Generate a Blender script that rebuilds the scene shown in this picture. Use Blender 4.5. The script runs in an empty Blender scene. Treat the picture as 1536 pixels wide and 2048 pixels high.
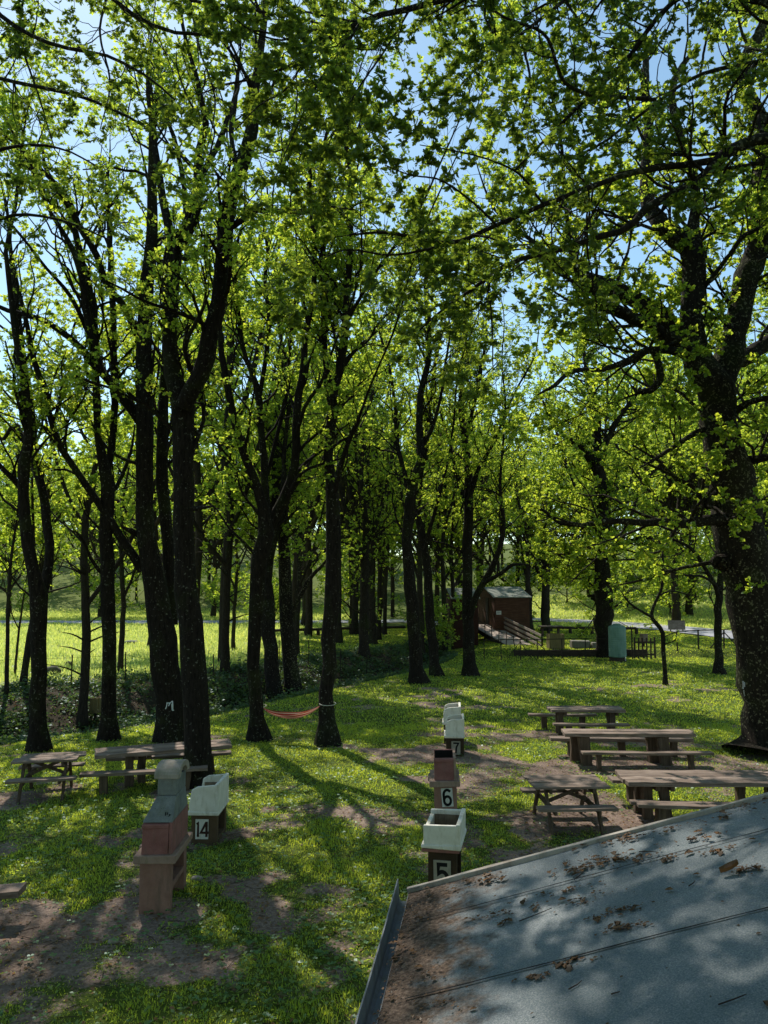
import bpy, math
import numpy as np
from mathutils import Vector, Matrix
from mathutils.bvhtree import BVHTree

rng = np.random.default_rng(11)
PI = math.pi
scene = bpy.context.scene
COL = scene.collection

# ------------------------------------------------------------------ camera
H = 4.2
FPX = 1539.0
PITCH = math.atan(146.0 / FPX)
CP, SP = math.cos(PITCH), math.sin(PITCH)
cam_d = bpy.data.cameras.new('camera')
cam = bpy.data.objects.new('camera', cam_d)
COL.objects.link(cam)
cam.location = (0, 0, H)
cam.rotation_euler = (PI / 2 + PITCH, 0, 0)
cam_d.sensor_fit = 'VERTICAL'
cam_d.sensor_height = 36.0
cam_d.lens = FPX / 2048 * 36.0
cam_d.clip_start = 0.05
cam_d.clip_end = 3000
scene.camera = cam


def ray(px, py):
    u = (px - 768) / FPX
    v = (1024 - py) / FPX
    return np.array([u, CP - v * SP, SP + v * CP])


def U(px, py, Y):
    d = ray(px, py)
    return np.array([0, 0, H]) + d * (Y / d[1])


def W(px, py, z):
    d = ray(px, py)
    return np.array([0, 0, H]) + d * ((z - H) / d[2])


# ------------------------------------------------------------------ noise + terrain
def _h(ix, iy, s):
    n = (ix * 374761393 + iy * 668265263 + s * 974634541) & 0xFFFFFFFF
    n = ((n ^ (n >> 13)) * 1274126177) & 0xFFFFFFFF
    return ((n ^ (n >> 16)) & 0xFFFF) / 65535.0


def vnoise(x, y, s=0):
    x = np.asarray(x, float); y = np.asarray(y, float)
    ix = np.floor(x).astype(np.int64); iy = np.floor(y).astype(np.int64)
    fx = x - ix; fy = y - iy
    fx = fx * fx * (3 - 2 * fx); fy = fy * fy * (3 - 2 * fy)
    a = _h(ix, iy, s); b = _h(ix + 1, iy, s); c = _h(ix, iy + 1, s); d = _h(ix + 1, iy + 1, s)
    return (a * (1 - fx) + b * fx) * (1 - fy) + (c * (1 - fx) + d * fx) * fy


def fbm(x, y, s=0, o=4):
    t = 0; a = 0.5; f = 1.0
    for k in range(o):
        t = t + a * vnoise(x * f, y * f, s + k * 7); a *= 0.5; f *= 2.03
    return t / (1 - 0.5 ** o)


def sstep(a, b, x):
    t = np.clip((np.asarray(x, float) - a) / (b - a), 0, 1)
    return t * t * (3 - 2 * t)


EX = [-60, -14, -10, -5.6, -3.2, -0.2, 2.2, 4.5, 7.0, 60]
EY = [5, 17.5, 21.3, 25.8, 30.5, 35.5, 40.0, 46.0, 60, 300]


def beyond(x, y):
    """distance past the lawn's back edge (positive = over the bank)"""
    return (np.asarray(y, float) - np.interp(x, EX, EY)) * 0.72


def hgt(x, y):
    x = np.asarray(x, float); y = np.asarray(y, float)
    q = beyond(x, y)
    fade = sstep(5.0, 2.5, x)
    z = -1.0 * np.exp(-((q - 3.0) / 1.9) ** 2) * fade
    z = z + 0.45 * sstep(4.0, 8.5, q) * fade
    right = sstep(4.5, 7.5, x)
    z = z + right * (0.36 * sstep(45.4, 46.4, y) + 0.010 * np.clip(y - 46, 0, 400))
    z = z + (1 - right) * 0.008 * np.clip(y - 50, 0, 400)
    hill = np.clip(y - 82 - 0.25 * np.clip(20 - x, 0, 80) * (x > -500), 0, 400)
    z = z + sstep(-20, 20, x) * 0.11 * np.minimum(hill, 120)
    z = z + sstep(10, -20, x) * 0.16 * np.clip(y - 98, 0, 110)
    z = z + 0.04 * (fbm(x * 0.7, y * 0.7, 3) - 0.5) + 0.10 * (fbm(x * 0.15, y * 0.15, 5, 3) - 0.5)
    return z


def G(px, py):
    d = ray(px, py)
    t = np.linspace(2, 140, 6000)
    p = np.array([0, 0, H])[None] + t[:, None] * d[None]
    below = p[:, 2] < hgt(p[:, 0], p[:, 1])
    i = int(np.argmax(below)) if below.any() else 5999
    return p[i]


def gp(x, y, dz=0.0):
    return (float(x), float(y), float(hgt(x, y)) + dz)


BLOBS = [(-5.6, 8.8, 2.4, 1.6, 1.0), (-3.4, 10.2, 1.3, 0.9, 0.8), (-0.6, 7.2, 1.2, 1.4, 0.5), (0.1, 10.2, 1.3, 1.0, 0.55),
         (-2.6, 7.0, 1.6, 0.9, 0.35), (3.2, 12.6, 1.8, 1.0, 0.9), (5.0, 14.2, 2.6, 1.2, 0.9), (5.6, 18.6, 3.2, 1.7, 0.9),
         (3.0, 17.8, 1.8, 1.2, 0.8), (5.4, 21.8, 2.2, 1.0, 0.6), (1.5, 18.8, 1.4, 0.8, 0.6), (-6.8, 15.8, 1.3, 1.0, 0.8),
         (-4.9, 16.6, 1.8, 1.1, 0.8), (-3.2, 17.2, 1.4, 0.8, 0.6), (-6.0, 13.2, 1.4, 0.7, 0.5), (-2.9, 20.8, 0.5, 0.4, 0.8),
         (-1.3, 20.4, 0.7, 0.4, 0.9), (0.6, 19.8, 1.2, 0.5, 0.5), (9.4, 19.8, 1.6, 1.2, 0.7), (7.5, 23.5, 1.6, 0.9, 0.5),
         (2.0, 14.0, 0.9, 0.9, 0.4), (-2.7, 13.6, 0.9, 0.5, 0.4), (1.8, 12.0, 1.0, 0.8, 0.35)]


def dirt_f(x, y):
    s = np.zeros_like(np.asarray(x, float))
    for bx, by, rx, ry, k in BLOBS:
        s = s + k * np.exp(-(((x - bx) / rx) ** 2 + ((y - by) / ry) ** 2))
    n = fbm(x * 0.55, y * 0.55, 21, 5)
    m = fbm(x * 2.0, y * 2.0, 31, 4)
    near = 0.26 * sstep(15, 8, y)
    return np.clip((np.clip(s, 0, 1) * 0.80 + near + (n - 0.5) * 1.7 + (m - 0.5) * 1.5 - 0.12) * 1.5, 0, 1)


def under_f(x, y):
    """ivy / undergrowth mask on the bank"""
    q = beyond(x, y)
    f = sstep(5.0, 3.0, x) * sstep(-0.15, 0.5, q + 0.9 * (fbm(x * .6, y * .6, 77) - .5)) * sstep(9.0, 6.6, q + 2.0 * (fbm(x * .4, y * .4, 78) - .5))
    return np.clip(f, 0, 1)


# ------------------------------------------------------------------ mesh helpers
def mesh_np(name, V, faces):
    """faces: list of int arrays (n,k)"""
    me = bpy.data.meshes.new(name)
    V = np.ascontiguousarray(V, np.float32)
    me.vertices.add(len(V)); me.vertices.foreach_set('co', V.ravel())
    loops = np.concatenate([f.ravel() for f in faces]).astype(np.int32)
    counts = np.concatenate([np.full(len(f), f.shape[1], np.int32) for f in faces])
    starts = np.concatenate([[0], np.cumsum(counts)[:-1]]).astype(np.int32)
    me.loops.add(len(loops)); me.loops.foreach_set('vertex_index', loops)
    me.polygons.add(len(counts)); me.polygons.foreach_set('loop_start', starts)
    try:
        me.polygons.foreach_set('loop_total', counts)
    except Exception:
        pass
    me.update(calc_edges=True)
    return me


def link(name, me, mat=None, parent=None, smooth=False):
    o = bpy.data.objects.new(name, me)
    COL.objects.link(o)
    if mat is not None:
        me.materials.clear(); me.materials.append(mat)
    if parent is not None:
        o.parent = parent
    if smooth:
        me.polygons.foreach_set('use_smooth', np.ones(len(me.polygons), bool))
    return o


def thing(name, label, cat, loc=(0, 0, 0), rotz=0.0, group=None):
    o = bpy.data.objects.new(name, None)
    o.empty_display_size = 0.2
    COL.objects.link(o)
    o.location = tuple(float(v) for v in loc); o.rotation_euler = (0, 0, rotz)
    o['label'] = label; o['category'] = cat
    if group: o['group'] = group
    return o


def tag(o, label=None, cat=None, group=None, kind=None):
    if label: o['label'] = label
    if cat: o['category'] = cat
    if group: o['group'] = group
    if kind: o['kind'] = kind
    return o


def dup(root, loc, rotz, label=None, scale=None, group=None):
    r = root.copy(); COL.objects.link(r)
    r.location = tuple(float(v) for v in loc); r.rotation_euler = (0, 0, rotz)
    if scale is not None: r.scale = scale
    if label: r['label'] = label
    if group: r['group'] = group
    for ch in list(root.children):
        c = ch.copy(); COL.objects.link(c); c.parent = r
        for g in list(ch.children):
            d = g.copy(); COL.objects.link(d); d.parent = c
    return r


class MB:
    def __init__(self):
        self.v = []; self.f = []; self.n = 0

    def add(self, V, F):
        V = np.asarray(V, float)
        self.v.append(V)
        for f in F:
            self.f.append([i + self.n for i in f])
        self.n += len(V)
        return self

    def box(self, c, s, rz=0, ry=0, rx=0, jit=0.0, taper=1.0):
        x, y, z = s[0] / 2, s[1] / 2, s[2] / 2
        V = np.array([[-x, -y, -z], [x, -y, -z], [x, y, -z], [-x, y, -z], [-x * taper, -y * taper, z], [x * taper, -y * taper, z], [x * taper, y * taper, z], [-x * taper, y * taper, z]])
        if jit: V = V + rng.normal(0, jit, V.shape)
        R = np.array(Matrix.Rotation(rz, 3, 'Z') @ Matrix.Rotation(ry, 3, 'Y') @ Matrix.Rotation(rx, 3, 'X'))
        V = V @ R.T + np.array(c)
        return self.add(V, [(0, 3, 2, 1), (4, 5, 6, 7), (0, 1, 5, 4), (1, 2, 6, 5), (2, 3, 7, 6), (3, 0, 4, 7)])

    def plank(self, a, b, w, t, jit=0.004, seg=7, up=(0, 0, 1), sag=0.0):
        """a plank from a to b, width w (horizontal), thickness t"""
        a = np.array(a, float); b = np.array(b, float)
        d = b - a; L = np.linalg.norm(d); d /= L
        s = np.cross(d, np.array(up, float)); s /= np.linalg.norm(s)
        u = np.cross(s, d)
        V = []; F = []
        w0 = 1.0
        for k in range(seg + 1):
            p = a + d * L * k / seg + u * (-sag * math.sin(PI * k / seg)) 
            ww = w / 2
            for (sx, sz) in ((-1, -1), (1, -1), (1, 1), (-1, 1)):
                V.append(p + s * (sx * ww + rng.normal(0, jit)) + u * (sz * t / 2 + rng.normal(0, jit * 0.6)))
        for k in range(seg):
            o = 4 * k
            for j in range(4):
                F.append((o + j, o + (j + 1) % 4, o + 4 + (j + 1) % 4, o + 4 + j))
        F.append((3, 2, 1, 0)); o = 4 * seg; F.append((o, o + 1, o + 2, o + 3))
        F = [tuple(reversed(f)) for f in F]
        return self.add(V, F)

    def prism(self, poly, d0, d1, axis=1):
        """extrude a 2-D polygon along an axis"""
        n = len(poly); V = []
        for d in (d0, d1):
            for (a, b) in poly:
                V.append([d, a, b] if axis == 0 else ([a, d, b] if axis == 1 else [a, b, d]))
        F = [tuple(range(n))[::-1], tuple(range(n, 2 * n))]
        for i in range(n):
            j = (i + 1) % n
            F.append((i, j, n + j, n + i))
        return self.add(V, F)

    def rod(self, pts, r, sides=6):
        pts = np.array(pts, float)
        r = np.full(len(pts), r) if np.isscalar(r) else np.array(r)
        V, F = tubes(pts[None], r[None], sides)
        self.add(V, [tuple(f) for f in F])
        n = len(pts)
        self.f.append([self.n - len(V) + i for i in range(sides)][::-1])
        self.f.append([self.n - sides + i for i in range(sides)])
        return self

    def lathe(self, prof, c=(0, 0, 0), sides=20):
        V = []; F = []
        m = len(prof)
        for (r, z) in prof:
            for k in range(sides):
                a = 2 * PI * k / sides
                V.append([c[0] + r * math.cos(a), c[1] + r * math.sin(a), c[2] + z])
        for i in range(m - 1):
            for k in range(sides):
                k2 = (k + 1) % sides
                F.append((i * sides + k, i * sides + k2, (i + 1) * sides + k2, (i + 1) * sides + k))
        F.append(tuple(range(sides))[::-1]); F.append(tuple((m - 1) * sides + k for k in range(sides)))
        return self.add(V, F)

    def mesh(self, name):
        me = bpy.data.meshes.new(name)
        V = np.concatenate(self.v)
        me.from_pydata([tuple(map(float, p)) for p in V], [], [tuple(f) for f in self.f])
        me.update()
        return me

    def build(self, name, mat, parent=None, bevel=0.0, smooth=False):
        o = link(name, self.mesh(name), mat, parent, smooth)
        if bevel:
            m = o.modifiers.new('bevel', 'BEVEL'); m.width = bevel; m.segments = 2; m.limit_method = 'ANGLE'; m.angle_limit = 0.6
        return o


def tubes(P, R, sides, wob=0.0):
    """P (N,K,3), R (N,K) -> verts, quads"""
    N, K, _ = P.shape
    T = np.gradient(P, axis=1)
    T /= np.linalg.norm(T, axis=2, keepdims=True) + 1e-9
    mean = P[:, -1] - P[:, 0]
    ref = np.where((np.abs(mean[:, 2]) > 0.8 * np.linalg.norm(mean, axis=1))[:, None], np.array([[1.0, 0.13, 0.07]]), np.array([[0.05, 0.07, 1.0]]))
    A = np.cross(T, ref[:, None, :]); A /= np.linalg.norm(A, axis=2, keepdims=True) + 1e-9
    B = np.cross(T, A)
    ang = 2 * PI * np.arange(sides) / sides
    rr = R[:, :, None] * np.ones(sides)
    if wob:
        rr = rr * (1 + wob * rng.normal(0, 1, rr.shape))
    V = P[:, :, None, :] + rr[..., None] * (A[:, :, None, :] * np.cos(ang)[None, None, :, None] + B[:, :, None, :] * np.sin(ang)[None, None, :, None])
    idx = np.arange(N * K * sides).reshape(N, K, sides)
    a = idx[:, :-1, :]; b = np.roll(idx, -1, axis=2)[:, :-1, :]
    c = np.roll(idx, -1, axis=2)[:, 1:, :]; d = idx[:, 1:, :]
    F = np.stack([a, b, c, d], axis=-1).reshape(-1, 4)
    return V.reshape(-1, 3), F


def catmull(P, K):
    P = np.asarray(P, float)
    n = len(P)
    if n == 2:
        t = np.linspace(0, 1, K)[:, None]
        return P[0] * (1 - t) + P[1] * t
    d = np.r_[0, np.cumsum(np.linalg.norm(np.diff(P[:, :3], axis=0), axis=1))]
    s = np.linspace(0, d[-1], K)
    i = np.clip(np.searchsorted(d, s, side='right') - 1, 0, n - 2)
    t = ((s - d[i]) / (d[i + 1] - d[i]))[:, None]
    M = np.gradient(P, d, axis=0)
    h = (d[i + 1] - d[i])[:, None]
    h00 = 2 * t ** 3 - 3 * t ** 2 + 1; h10 = t ** 3 - 2 * t ** 2 + t; h01 = -2 * t ** 3 + 3 * t ** 2; h11 = t ** 3 - t ** 2
    return h00 * P[i] + h10 * h * M[i] + h01 * P[i + 1] + h11 * h * M[i + 1]


# ------------------------------------------------------------------ materials
def new_mat(name):
    m = bpy.data.materials.new(name); m.use_nodes = True
    nt = m.node_tree; nt.nodes.clear()
    out = nt.nodes.new('ShaderNodeOutputMaterial')
    return m, nt, out


def N(nt, typ, **kw):
    n = nt.nodes.new(typ)
    for k, v in kw.items():
        setattr(n, k, v)
    return n


def ramp(nt, src, stops):
    r = N(nt, 'ShaderNodeValToRGB')
    el = r.color_ramp.elements
    el[0].position, el[0].color = stops[0][0], (*stops[0][1], 1)
    el[1].position, el[1].color = stops[-1][0], (*stops[-1][1], 1)
    for p, c in stops[1:-1]:
        e = el.new(p); e.color = (*c, 1)
    nt.links.new(src, r.inputs[0])
    return r.outputs[0]


def noise(nt, vec, scale, detail=4, rough=0.55, w=0.0):
    n = N(nt, 'ShaderNodeTexNoise'); n.inputs['Scale'].default_value = scale
    n.inputs['Detail'].default_value = detail; n.inputs['Roughness'].default_value = rough
    n.inputs['Distortion'].default_value = w
    nt.links.new(vec, n.inputs['Vector'])
    return n.outputs['Fac']


def mapping(nt, src, scale=(1, 1, 1)):
    m = N(nt, 'ShaderNodeMapping'); m.inputs['Scale'].default_value = scale
    nt.links.new(src, m.inputs['Vector'])
    return m.outputs[0]


def mixc(nt, fac, a, b, mode='MIX'):
    m = N(nt, 'ShaderNodeMix', data_type='RGBA', blend_type=mode)
    for sock, val in ((m.inputs[0], fac), (m.inputs[6], a), (m.inputs[7], b)):
        if isinstance(val, (int, float)): sock.default_value = val
        elif isinstance(val, tuple): sock.default_value = (*val, 1)
        else: nt.links.new(val, sock)
    return m.outputs[2]


def math_n(nt, op, a, b=0.5, clamp=False):
    m = N(nt, 'ShaderNodeMath', operation=op); m.use_clamp = clamp
    for i, v in enumerate((a, b)):
        if isinstance(v, (int, float)): m.inputs[i].default_value = v
        else: nt.links.new(v, m.inputs[i])
    return m.outputs[0]


def principled(nt, out, col, rough=0.8, spec=0.3, bump=None, bstr=0.4, bdist=0.01, metallic=0.0):
    b = N(nt, 'ShaderNodeBsdfPrincipled')
    if isinstance(col, tuple): b.inputs['Base Color'].default_value = (*col, 1)
    else: nt.links.new(col, b.inputs['Base Color'])
    if isinstance(rough, (int, float)): b.inputs['Roughness'].default_value = rough
    else: nt.links.new(rough, b.inputs['Roughness'])
    b.inputs['Specular IOR Level'].default_value = spec
    b.inputs['Metallic'].default_value = metallic
    if bump is not None:
        bn = N(nt, 'ShaderNodeBump'); bn.inputs['Strength'].default_value = bstr; bn.inputs['Distance'].default_value = bdist
        nt.links.new(bump, bn.inputs['Height']); nt.links.new(bn.outputs[0], b.inputs['Normal'])
    nt.links.new(b.outputs[0], out.inputs[0])
    return b


def objco(nt):
    return N(nt, 'ShaderNodeTexCoord').outputs['Object']


def leaf_mat(name, refl, trans, var=0.35, mixf=0.55, gloss=0.05):
    m, nt, out = new_mat(name)
    geo = N(nt, 'ShaderNodeNewGeometry')
    rnd = geo.outputs['Random Per Island']
    nz = noise(nt, geo.outputs['Position'], 0.35, 2)
    f = math_n(nt, 'ADD', math_n(nt, 'MULTIPLY', rnd, 0.6), math_n(nt, 'MULTIPLY', nz, 0.5))
    lo = tuple(c * (1 - var) for c in refl); hi = (refl[0] * (1 + 1.25 * var), refl[1] * (1 + .8 * var), refl[2] * (1 + .2 * var))
    tlo = (trans[0] * (1 - 1.3 * var), trans[1] * (1 - var), trans[2] * (1 - .5 * var)); thi = (trans[0] * (1 + var), trans[1] * (1 + .6 * var), trans[2])
    c1 = ramp(nt, f, [(0.15, lo), (0.5, refl), (0.9, hi)])
    c2 = ramp(nt, f, [(0.15, tlo), (0.5, trans), (0.9, thi)])
    d = N(nt, 'ShaderNodeBsdfDiffuse'); nt.links.new(c1, d.inputs[0])
    t = N(nt, 'ShaderNodeBsdfTranslucent'); nt.links.new(c2, t.inputs[0])
    mx = N(nt, 'ShaderNodeAddShader'); nt.links.new(d.outputs[0], mx.inputs[0]); nt.links.new(t.outputs[0], mx.inputs[1])
    g = N(nt, 'ShaderNodeBsdfGlossy'); g.inputs['Roughness'].default_value = 0.42
    g.inputs[0].default_value = (0.75, 0.85, 0.9, 1)
    m2 = N(nt, 'ShaderNodeMixShader'); m2.inputs[0].default_value = gloss
    nt.links.new(mx.outputs[0], m2.inputs[1]); nt.links.new(g.outputs[0], m2.inputs[2])
    nt.links.new(m2.outputs[0], out.inputs[0])
    return m


M = {}
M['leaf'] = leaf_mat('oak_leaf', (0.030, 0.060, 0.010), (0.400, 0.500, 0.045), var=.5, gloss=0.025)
M['leaf_shade_tone'] = leaf_mat('oak_leaf_shade_tone', (0.024, 0.046, 0.009), (0.150, 0.205, 0.016), gloss=0.03)  # oak leaf darkened: shade from the crowns above put into its colour
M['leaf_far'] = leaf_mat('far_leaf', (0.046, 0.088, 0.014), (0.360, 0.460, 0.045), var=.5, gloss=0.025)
M['grass'] = leaf_mat('grass_blade', (0.135, 0.175, 0.024), (0.44, 0.50, 0.045), gloss=0.03)
M['meadow_grass'] = leaf_mat('meadow_blade', (0.22, 0.28, 0.06), (0.42, 0.46, 0.12), gloss=0.02)
M['ivy'] = leaf_mat('ivy_leaf', (0.034, 0.062, 0.018), (0.060, 0.100, 0.016), gloss=0.045)
M['weed'] = leaf_mat('weed_leaf', (0.070, 0.115, 0.025), (0.24, 0.32, 0.035), var=.45, gloss=0.04)
M['clover'] = leaf_mat('clover_leaf', (0.060, 0.130, 0.050), (0.12, 0.20, 0.04), gloss=0.035)
M['roofleaf'] = leaf_mat('roof_leaf', (0.085, 0.052, 0.030), (0.02, 0.012, 0.004), var=0.6, gloss=0.02)
M['deadleaf'] = leaf_mat('dead_leaf', (0.16, 0.095, 0.05), (0.05, 0.03, 0.01), var=0.5, gloss=0.02)

# bark
def bark(name, base, hi, lich, amt):
    m, nt, out = new_mat(name)
    co = N(nt, 'ShaderNodeNewGeometry').outputs['Position']
    st = mapping(nt, co, (7, 7, 1.6))
    n1 = noise(nt, st, 2.6, 6, 0.7)
    n2 = noise(nt, co, 1.2, 3)
    v = N(nt, 'ShaderNodeTexVoronoi'); v.inputs['Scale'].default_value = 9; nt.links.new(mapping(nt, co, (1, 1, 0.7)), v.inputs['Vector'])
    n3 = noise(nt, co, 16, 3, 0.6)
    c = ramp(nt, n1, [(0.3, base), (0.62, hi), (0.8, tuple(x * 1.25 for x in hi))])
    lm = ramp(nt, math_n(nt, 'ADD', n3, math_n(nt, 'MULTIPLY', n2, 0.25)), [(amt, (0, 0, 0)), (amt + 0.05, (1, 1, 1))])
    c = mixc(nt, lm, c, lich)
    moss = ramp(nt, n2, [(0.52, (0, 0, 0)), (0.7, (0.55, 0.55, 0.55))])
    c = mixc(nt, moss, c, (0.035, 0.045, 0.012))
    principled(nt, out, c, 0.95, 0.1, n1, 0.9, 0.05)
    return m


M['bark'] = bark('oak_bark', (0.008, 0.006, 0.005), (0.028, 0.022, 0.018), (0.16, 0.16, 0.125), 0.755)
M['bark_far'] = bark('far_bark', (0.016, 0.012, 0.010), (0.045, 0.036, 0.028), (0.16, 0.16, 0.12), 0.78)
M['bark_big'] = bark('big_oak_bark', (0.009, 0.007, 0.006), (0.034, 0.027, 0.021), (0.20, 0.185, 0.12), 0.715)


def wood(name, dark, mid, light, gs=(1.2, 26, 26)):
    m, nt, out = new_mat(name)
    co = objco(nt)
    oi = N(nt, 'ShaderNodeObjectInfo').outputs['Random']
    isl = N(nt, 'ShaderNodeNewGeometry').outputs['Random Per Island']
    off = N(nt, 'ShaderNodeVectorMath', operation='ADD'); nt.links.new(co, off.inputs[0])
    cmb = N(nt, 'ShaderNodeCombineXYZ'); nt.links.new(math_n(nt, 'MULTIPLY', isl, 40.0), cmb.inputs[0]); nt.links.new(math_n(nt, 'MULTIPLY', oi, 40.0), cmb.inputs[2])
    nt.links.new(cmb.outputs[0], off.inputs[1])
    g = noise(nt, mapping(nt, off.outputs[0], gs), 1.6, 6, 0.65, 0.4)
    b = noise(nt, co, 3.5, 3)
    f = math_n(nt, 'ADD', math_n(nt, 'MULTIPLY', g, 0.75), math_n(nt, 'MULTIPLY', b, 0.25))
    c = ramp(nt, f, [(0.32, dark), (0.5, mid), (0.68, light)])
    tint = ramp(nt, isl, [(0, (0.75, 0.72, 0.7)), (1, (1.15, 1.12, 1.1))])
    c = mixc(nt, 1.0, c, tint, 'MULTIPLY')
    principled(nt, out, c, 0.85, 0.2, g, 0.6, 0.006)
    return m


M['wood'] = wood('weathered_wood', (0.10, 0.073, 0.058), (0.25, 0.19, 0.155), (0.42, 0.34, 0.29))
M['wood_leg'] = wood('leg_wood', (0.06, 0.042, 0.03), (0.12, 0.085, 0.06), (0.19, 0.14, 0.10), (20, 20, 1.5))
M['wood_sunlit_tone'] = wood('sunlit_tone_boards', (0.26, 0.20, 0.17), (0.42, 0.35, 0.30), (0.55, 0.48, 0.43))  # paler boards: sunlight on the ramp put into the wood colour
M['wood_dark'] = wood('dark_timber', (0.022, 0.016, 0.013), (0.05, 0.037, 0.03), (0.09, 0.07, 0.055))
M['wood_red'] = wood('red_cladding', (0.055, 0.024, 0.015), (0.095, 0.042, 0.026), (0.15, 0.078, 0.052), (1.0, 1.0, 14))
M['wood_red_shade_tone'] = wood('shade_tone_cladding', (0.025, 0.010, 0.008), (0.045, 0.017, 0.012), (0.07, 0.03, 0.022), (1.0, 1.0, 14))  # copy of the red cladding, darkened to stand in for shade
M['wood_bin'] = wood('bin_slats', (0.13, 0.11, 0.05), (0.22, 0.18, 0.085), (0.28, 0.24, 0.12), (20, 20, 1.5))


def mineral(name, c0, c1, spots=None, scale=6.0, fine=90.0, rough=0.9, bdist=0.004, stain=None, streak=True):
    m, nt, out = new_mat(name)
    co = objco(nt)
    n1 = noise(nt, co, scale, 5, 0.6)
    n2 = noise(nt, co, fine, 3, 0.7)
    f = math_n(nt, 'ADD', math_n(nt, 'MULTIPLY', n1, 0.65), math_n(nt, 'MULTIPLY', n2, 0.35))
    c = ramp(nt, f, [(0.33, c0), (0.66, c1)])
    if stain is not None:
        s = noise(nt, mapping(nt, co, (5, 5, 1.3) if streak else (3, 3, 3)), 1.8, 5, 0.65)
        c = mixc(nt, ramp(nt, s, [(0.5, (0, 0, 0)), (0.72, (0.8, 0.8, 0.8))]), c, stain)
    if spots is not None:
        c = mixc(nt, ramp(nt, n2, [(0.6, (0, 0, 0)), (0.68, (1, 1, 1))]), c, spots)
    principled(nt, out, c, rough, 0.2, f, 0.5, bdist)
    return m


M['white_cement'] = mineral('white_basin', (0.64, 0.61, 0.53), (0.82, 0.79, 0.72), stain=(0.42, 0.38, 0.27))
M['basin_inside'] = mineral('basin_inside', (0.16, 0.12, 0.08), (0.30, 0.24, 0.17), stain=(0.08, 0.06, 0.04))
M['brown_cement'] = mineral('brown_pedestal', (0.035, 0.022, 0.013), (0.065, 0.043, 0.026), stain=(0.03, 0.025, 0.02))
M['brown_cement2'] = mineral('tan_pedestal', (0.085, 0.055, 0.032), (0.13, 0.088, 0.055), stain=(0.06, 0.045, 0.03))
M['red_cement'] = mineral('red_block', (0.20, 0.080, 0.072), (0.32, 0.15, 0.135), stain=(0.17, 0.12, 0.10))
M['pink_cement'] = mineral('pink_pedestal', (0.24, 0.125, 0.095), (0.33, 0.19, 0.15), stain=(0.15, 0.10, 0.075))
M['tan_cement'] = mineral('tan_slab', (0.26, 0.17, 0.13), (0.36, 0.25, 0.20), stain=(0.16, 0.14, 0.08))
M['grey_cement'] = mineral('grey_hood', (0.12, 0.135, 0.135), (0.26, 0.28, 0.275), spots=(0.05, 0.055, 0.055), stain=(0.14, 0.15, 0.10), fine=70)
M['cap_cement'] = mineral('cap_cement', (0.26, 0.22, 0.18), (0.40, 0.35, 0.30), stain=(0.20, 0.2, 0.14))
M['black_lining'] = mineral('black_lining', (0.006, 0.006, 0.006), (0.018, 0.017, 0.016))
M['stone'] = mineral('stone', (0.16, 0.15, 0.13), (0.32, 0.30, 0.26), stain=(0.10, 0.11, 0.06), streak=False)
M['mossy_stone'] = mineral('mossy_stone', (0.06, 0.06, 0.04), (0.14, 0.13, 0.10), stain=(0.05, 0.07, 0.02), streak=False)
M['plate'] = mineral('number_plate', (0.55, 0.54, 0.50), (0.70, 0.69, 0.66), stain=(0.40, 0.36, 0.28))
M['plate_old'] = mineral('number_plate_old', (0.28, 0.25, 0.20), (0.38, 0.35, 0.29), stain=(0.20, 0.17, 0.13))
M['black_paint'] = mineral('black_paint', (0.008, 0.008, 0.008), (0.016, 0.016, 0.016))
M['brown_paint'] = mineral('brown_numeral', (0.035, 0.016, 0.013), (0.055, 0.028, 0.022))
M['white_paint'] = mineral('white_paint', (0.55, 0.58, 0.62), (0.75, 0.77, 0.8))
M['roof_metal'] = mineral('roof_sheet', (0.16, 0.17, 0.15), (0.30, 0.32, 0.28), stain=(0.10, 0.10, 0.05), scale=2)
M['asphalt'] = mineral('asphalt', (0.34, 0.34, 0.37), (0.46, 0.46, 0.49), scale=0.6, fine=30)
M['iron'] = mineral('rusty_iron', (0.02, 0.017, 0.015), (0.05, 0.04, 0.032), scale=8)
M['rope'] = mineral('rope', (0.45, 0.42, 0.36), (0.6, 0.57, 0.5))
M['galv'] = mineral('gutter_metal', (0.13, 0.15, 0.17), (0.24, 0.26, 0.28), stain=(0.10, 0.085, 0.06), scale=3, rough=0.55)
M['trim'] = mineral('roof_trim', (0.30, 0.26, 0.22), (0.45, 0.40, 0.35), stain=(0.15, 0.12, 0.09), scale=5)
M['plaster'] = mineral('shed_wall', (0.22, 0.19, 0.15), (0.32, 0.28, 0.23), stain=(0.15, 0.13, 0.1), scale=3)

# translucent green plastic tank
m, nt, out = new_mat('tank_plastic')
co = objco(nt)
n1 = noise(nt, mapping(nt, co, (8, 8, 0.8)), 2, 4)
n2 = noise(nt, co, 2.5, 3)
c = ramp(nt, math_n(nt, 'ADD', math_n(nt, 'MULTIPLY', n1, .5), math_n(nt, 'MULTIPLY', n2, .5)), [(0.35, (0.17, 0.31, 0.255)), (0.65, (0.28, 0.43, 0.37))])
b = principled(nt, out, c, 0.5, 0.4)
t = N(nt, 'ShaderNodeBsdfTranslucent'); nt.links.new(c, t.inputs[0])
mx = N(nt, 'ShaderNodeMixShader'); mx.inputs[0].default_value = 0.35
nt.links.new(b.outputs[0], mx.inputs[1]); nt.links.new(t.outputs[0], mx.inputs[2]); nt.links.new(mx.outputs[0], out.inputs[0])
M['tank'] = m

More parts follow.
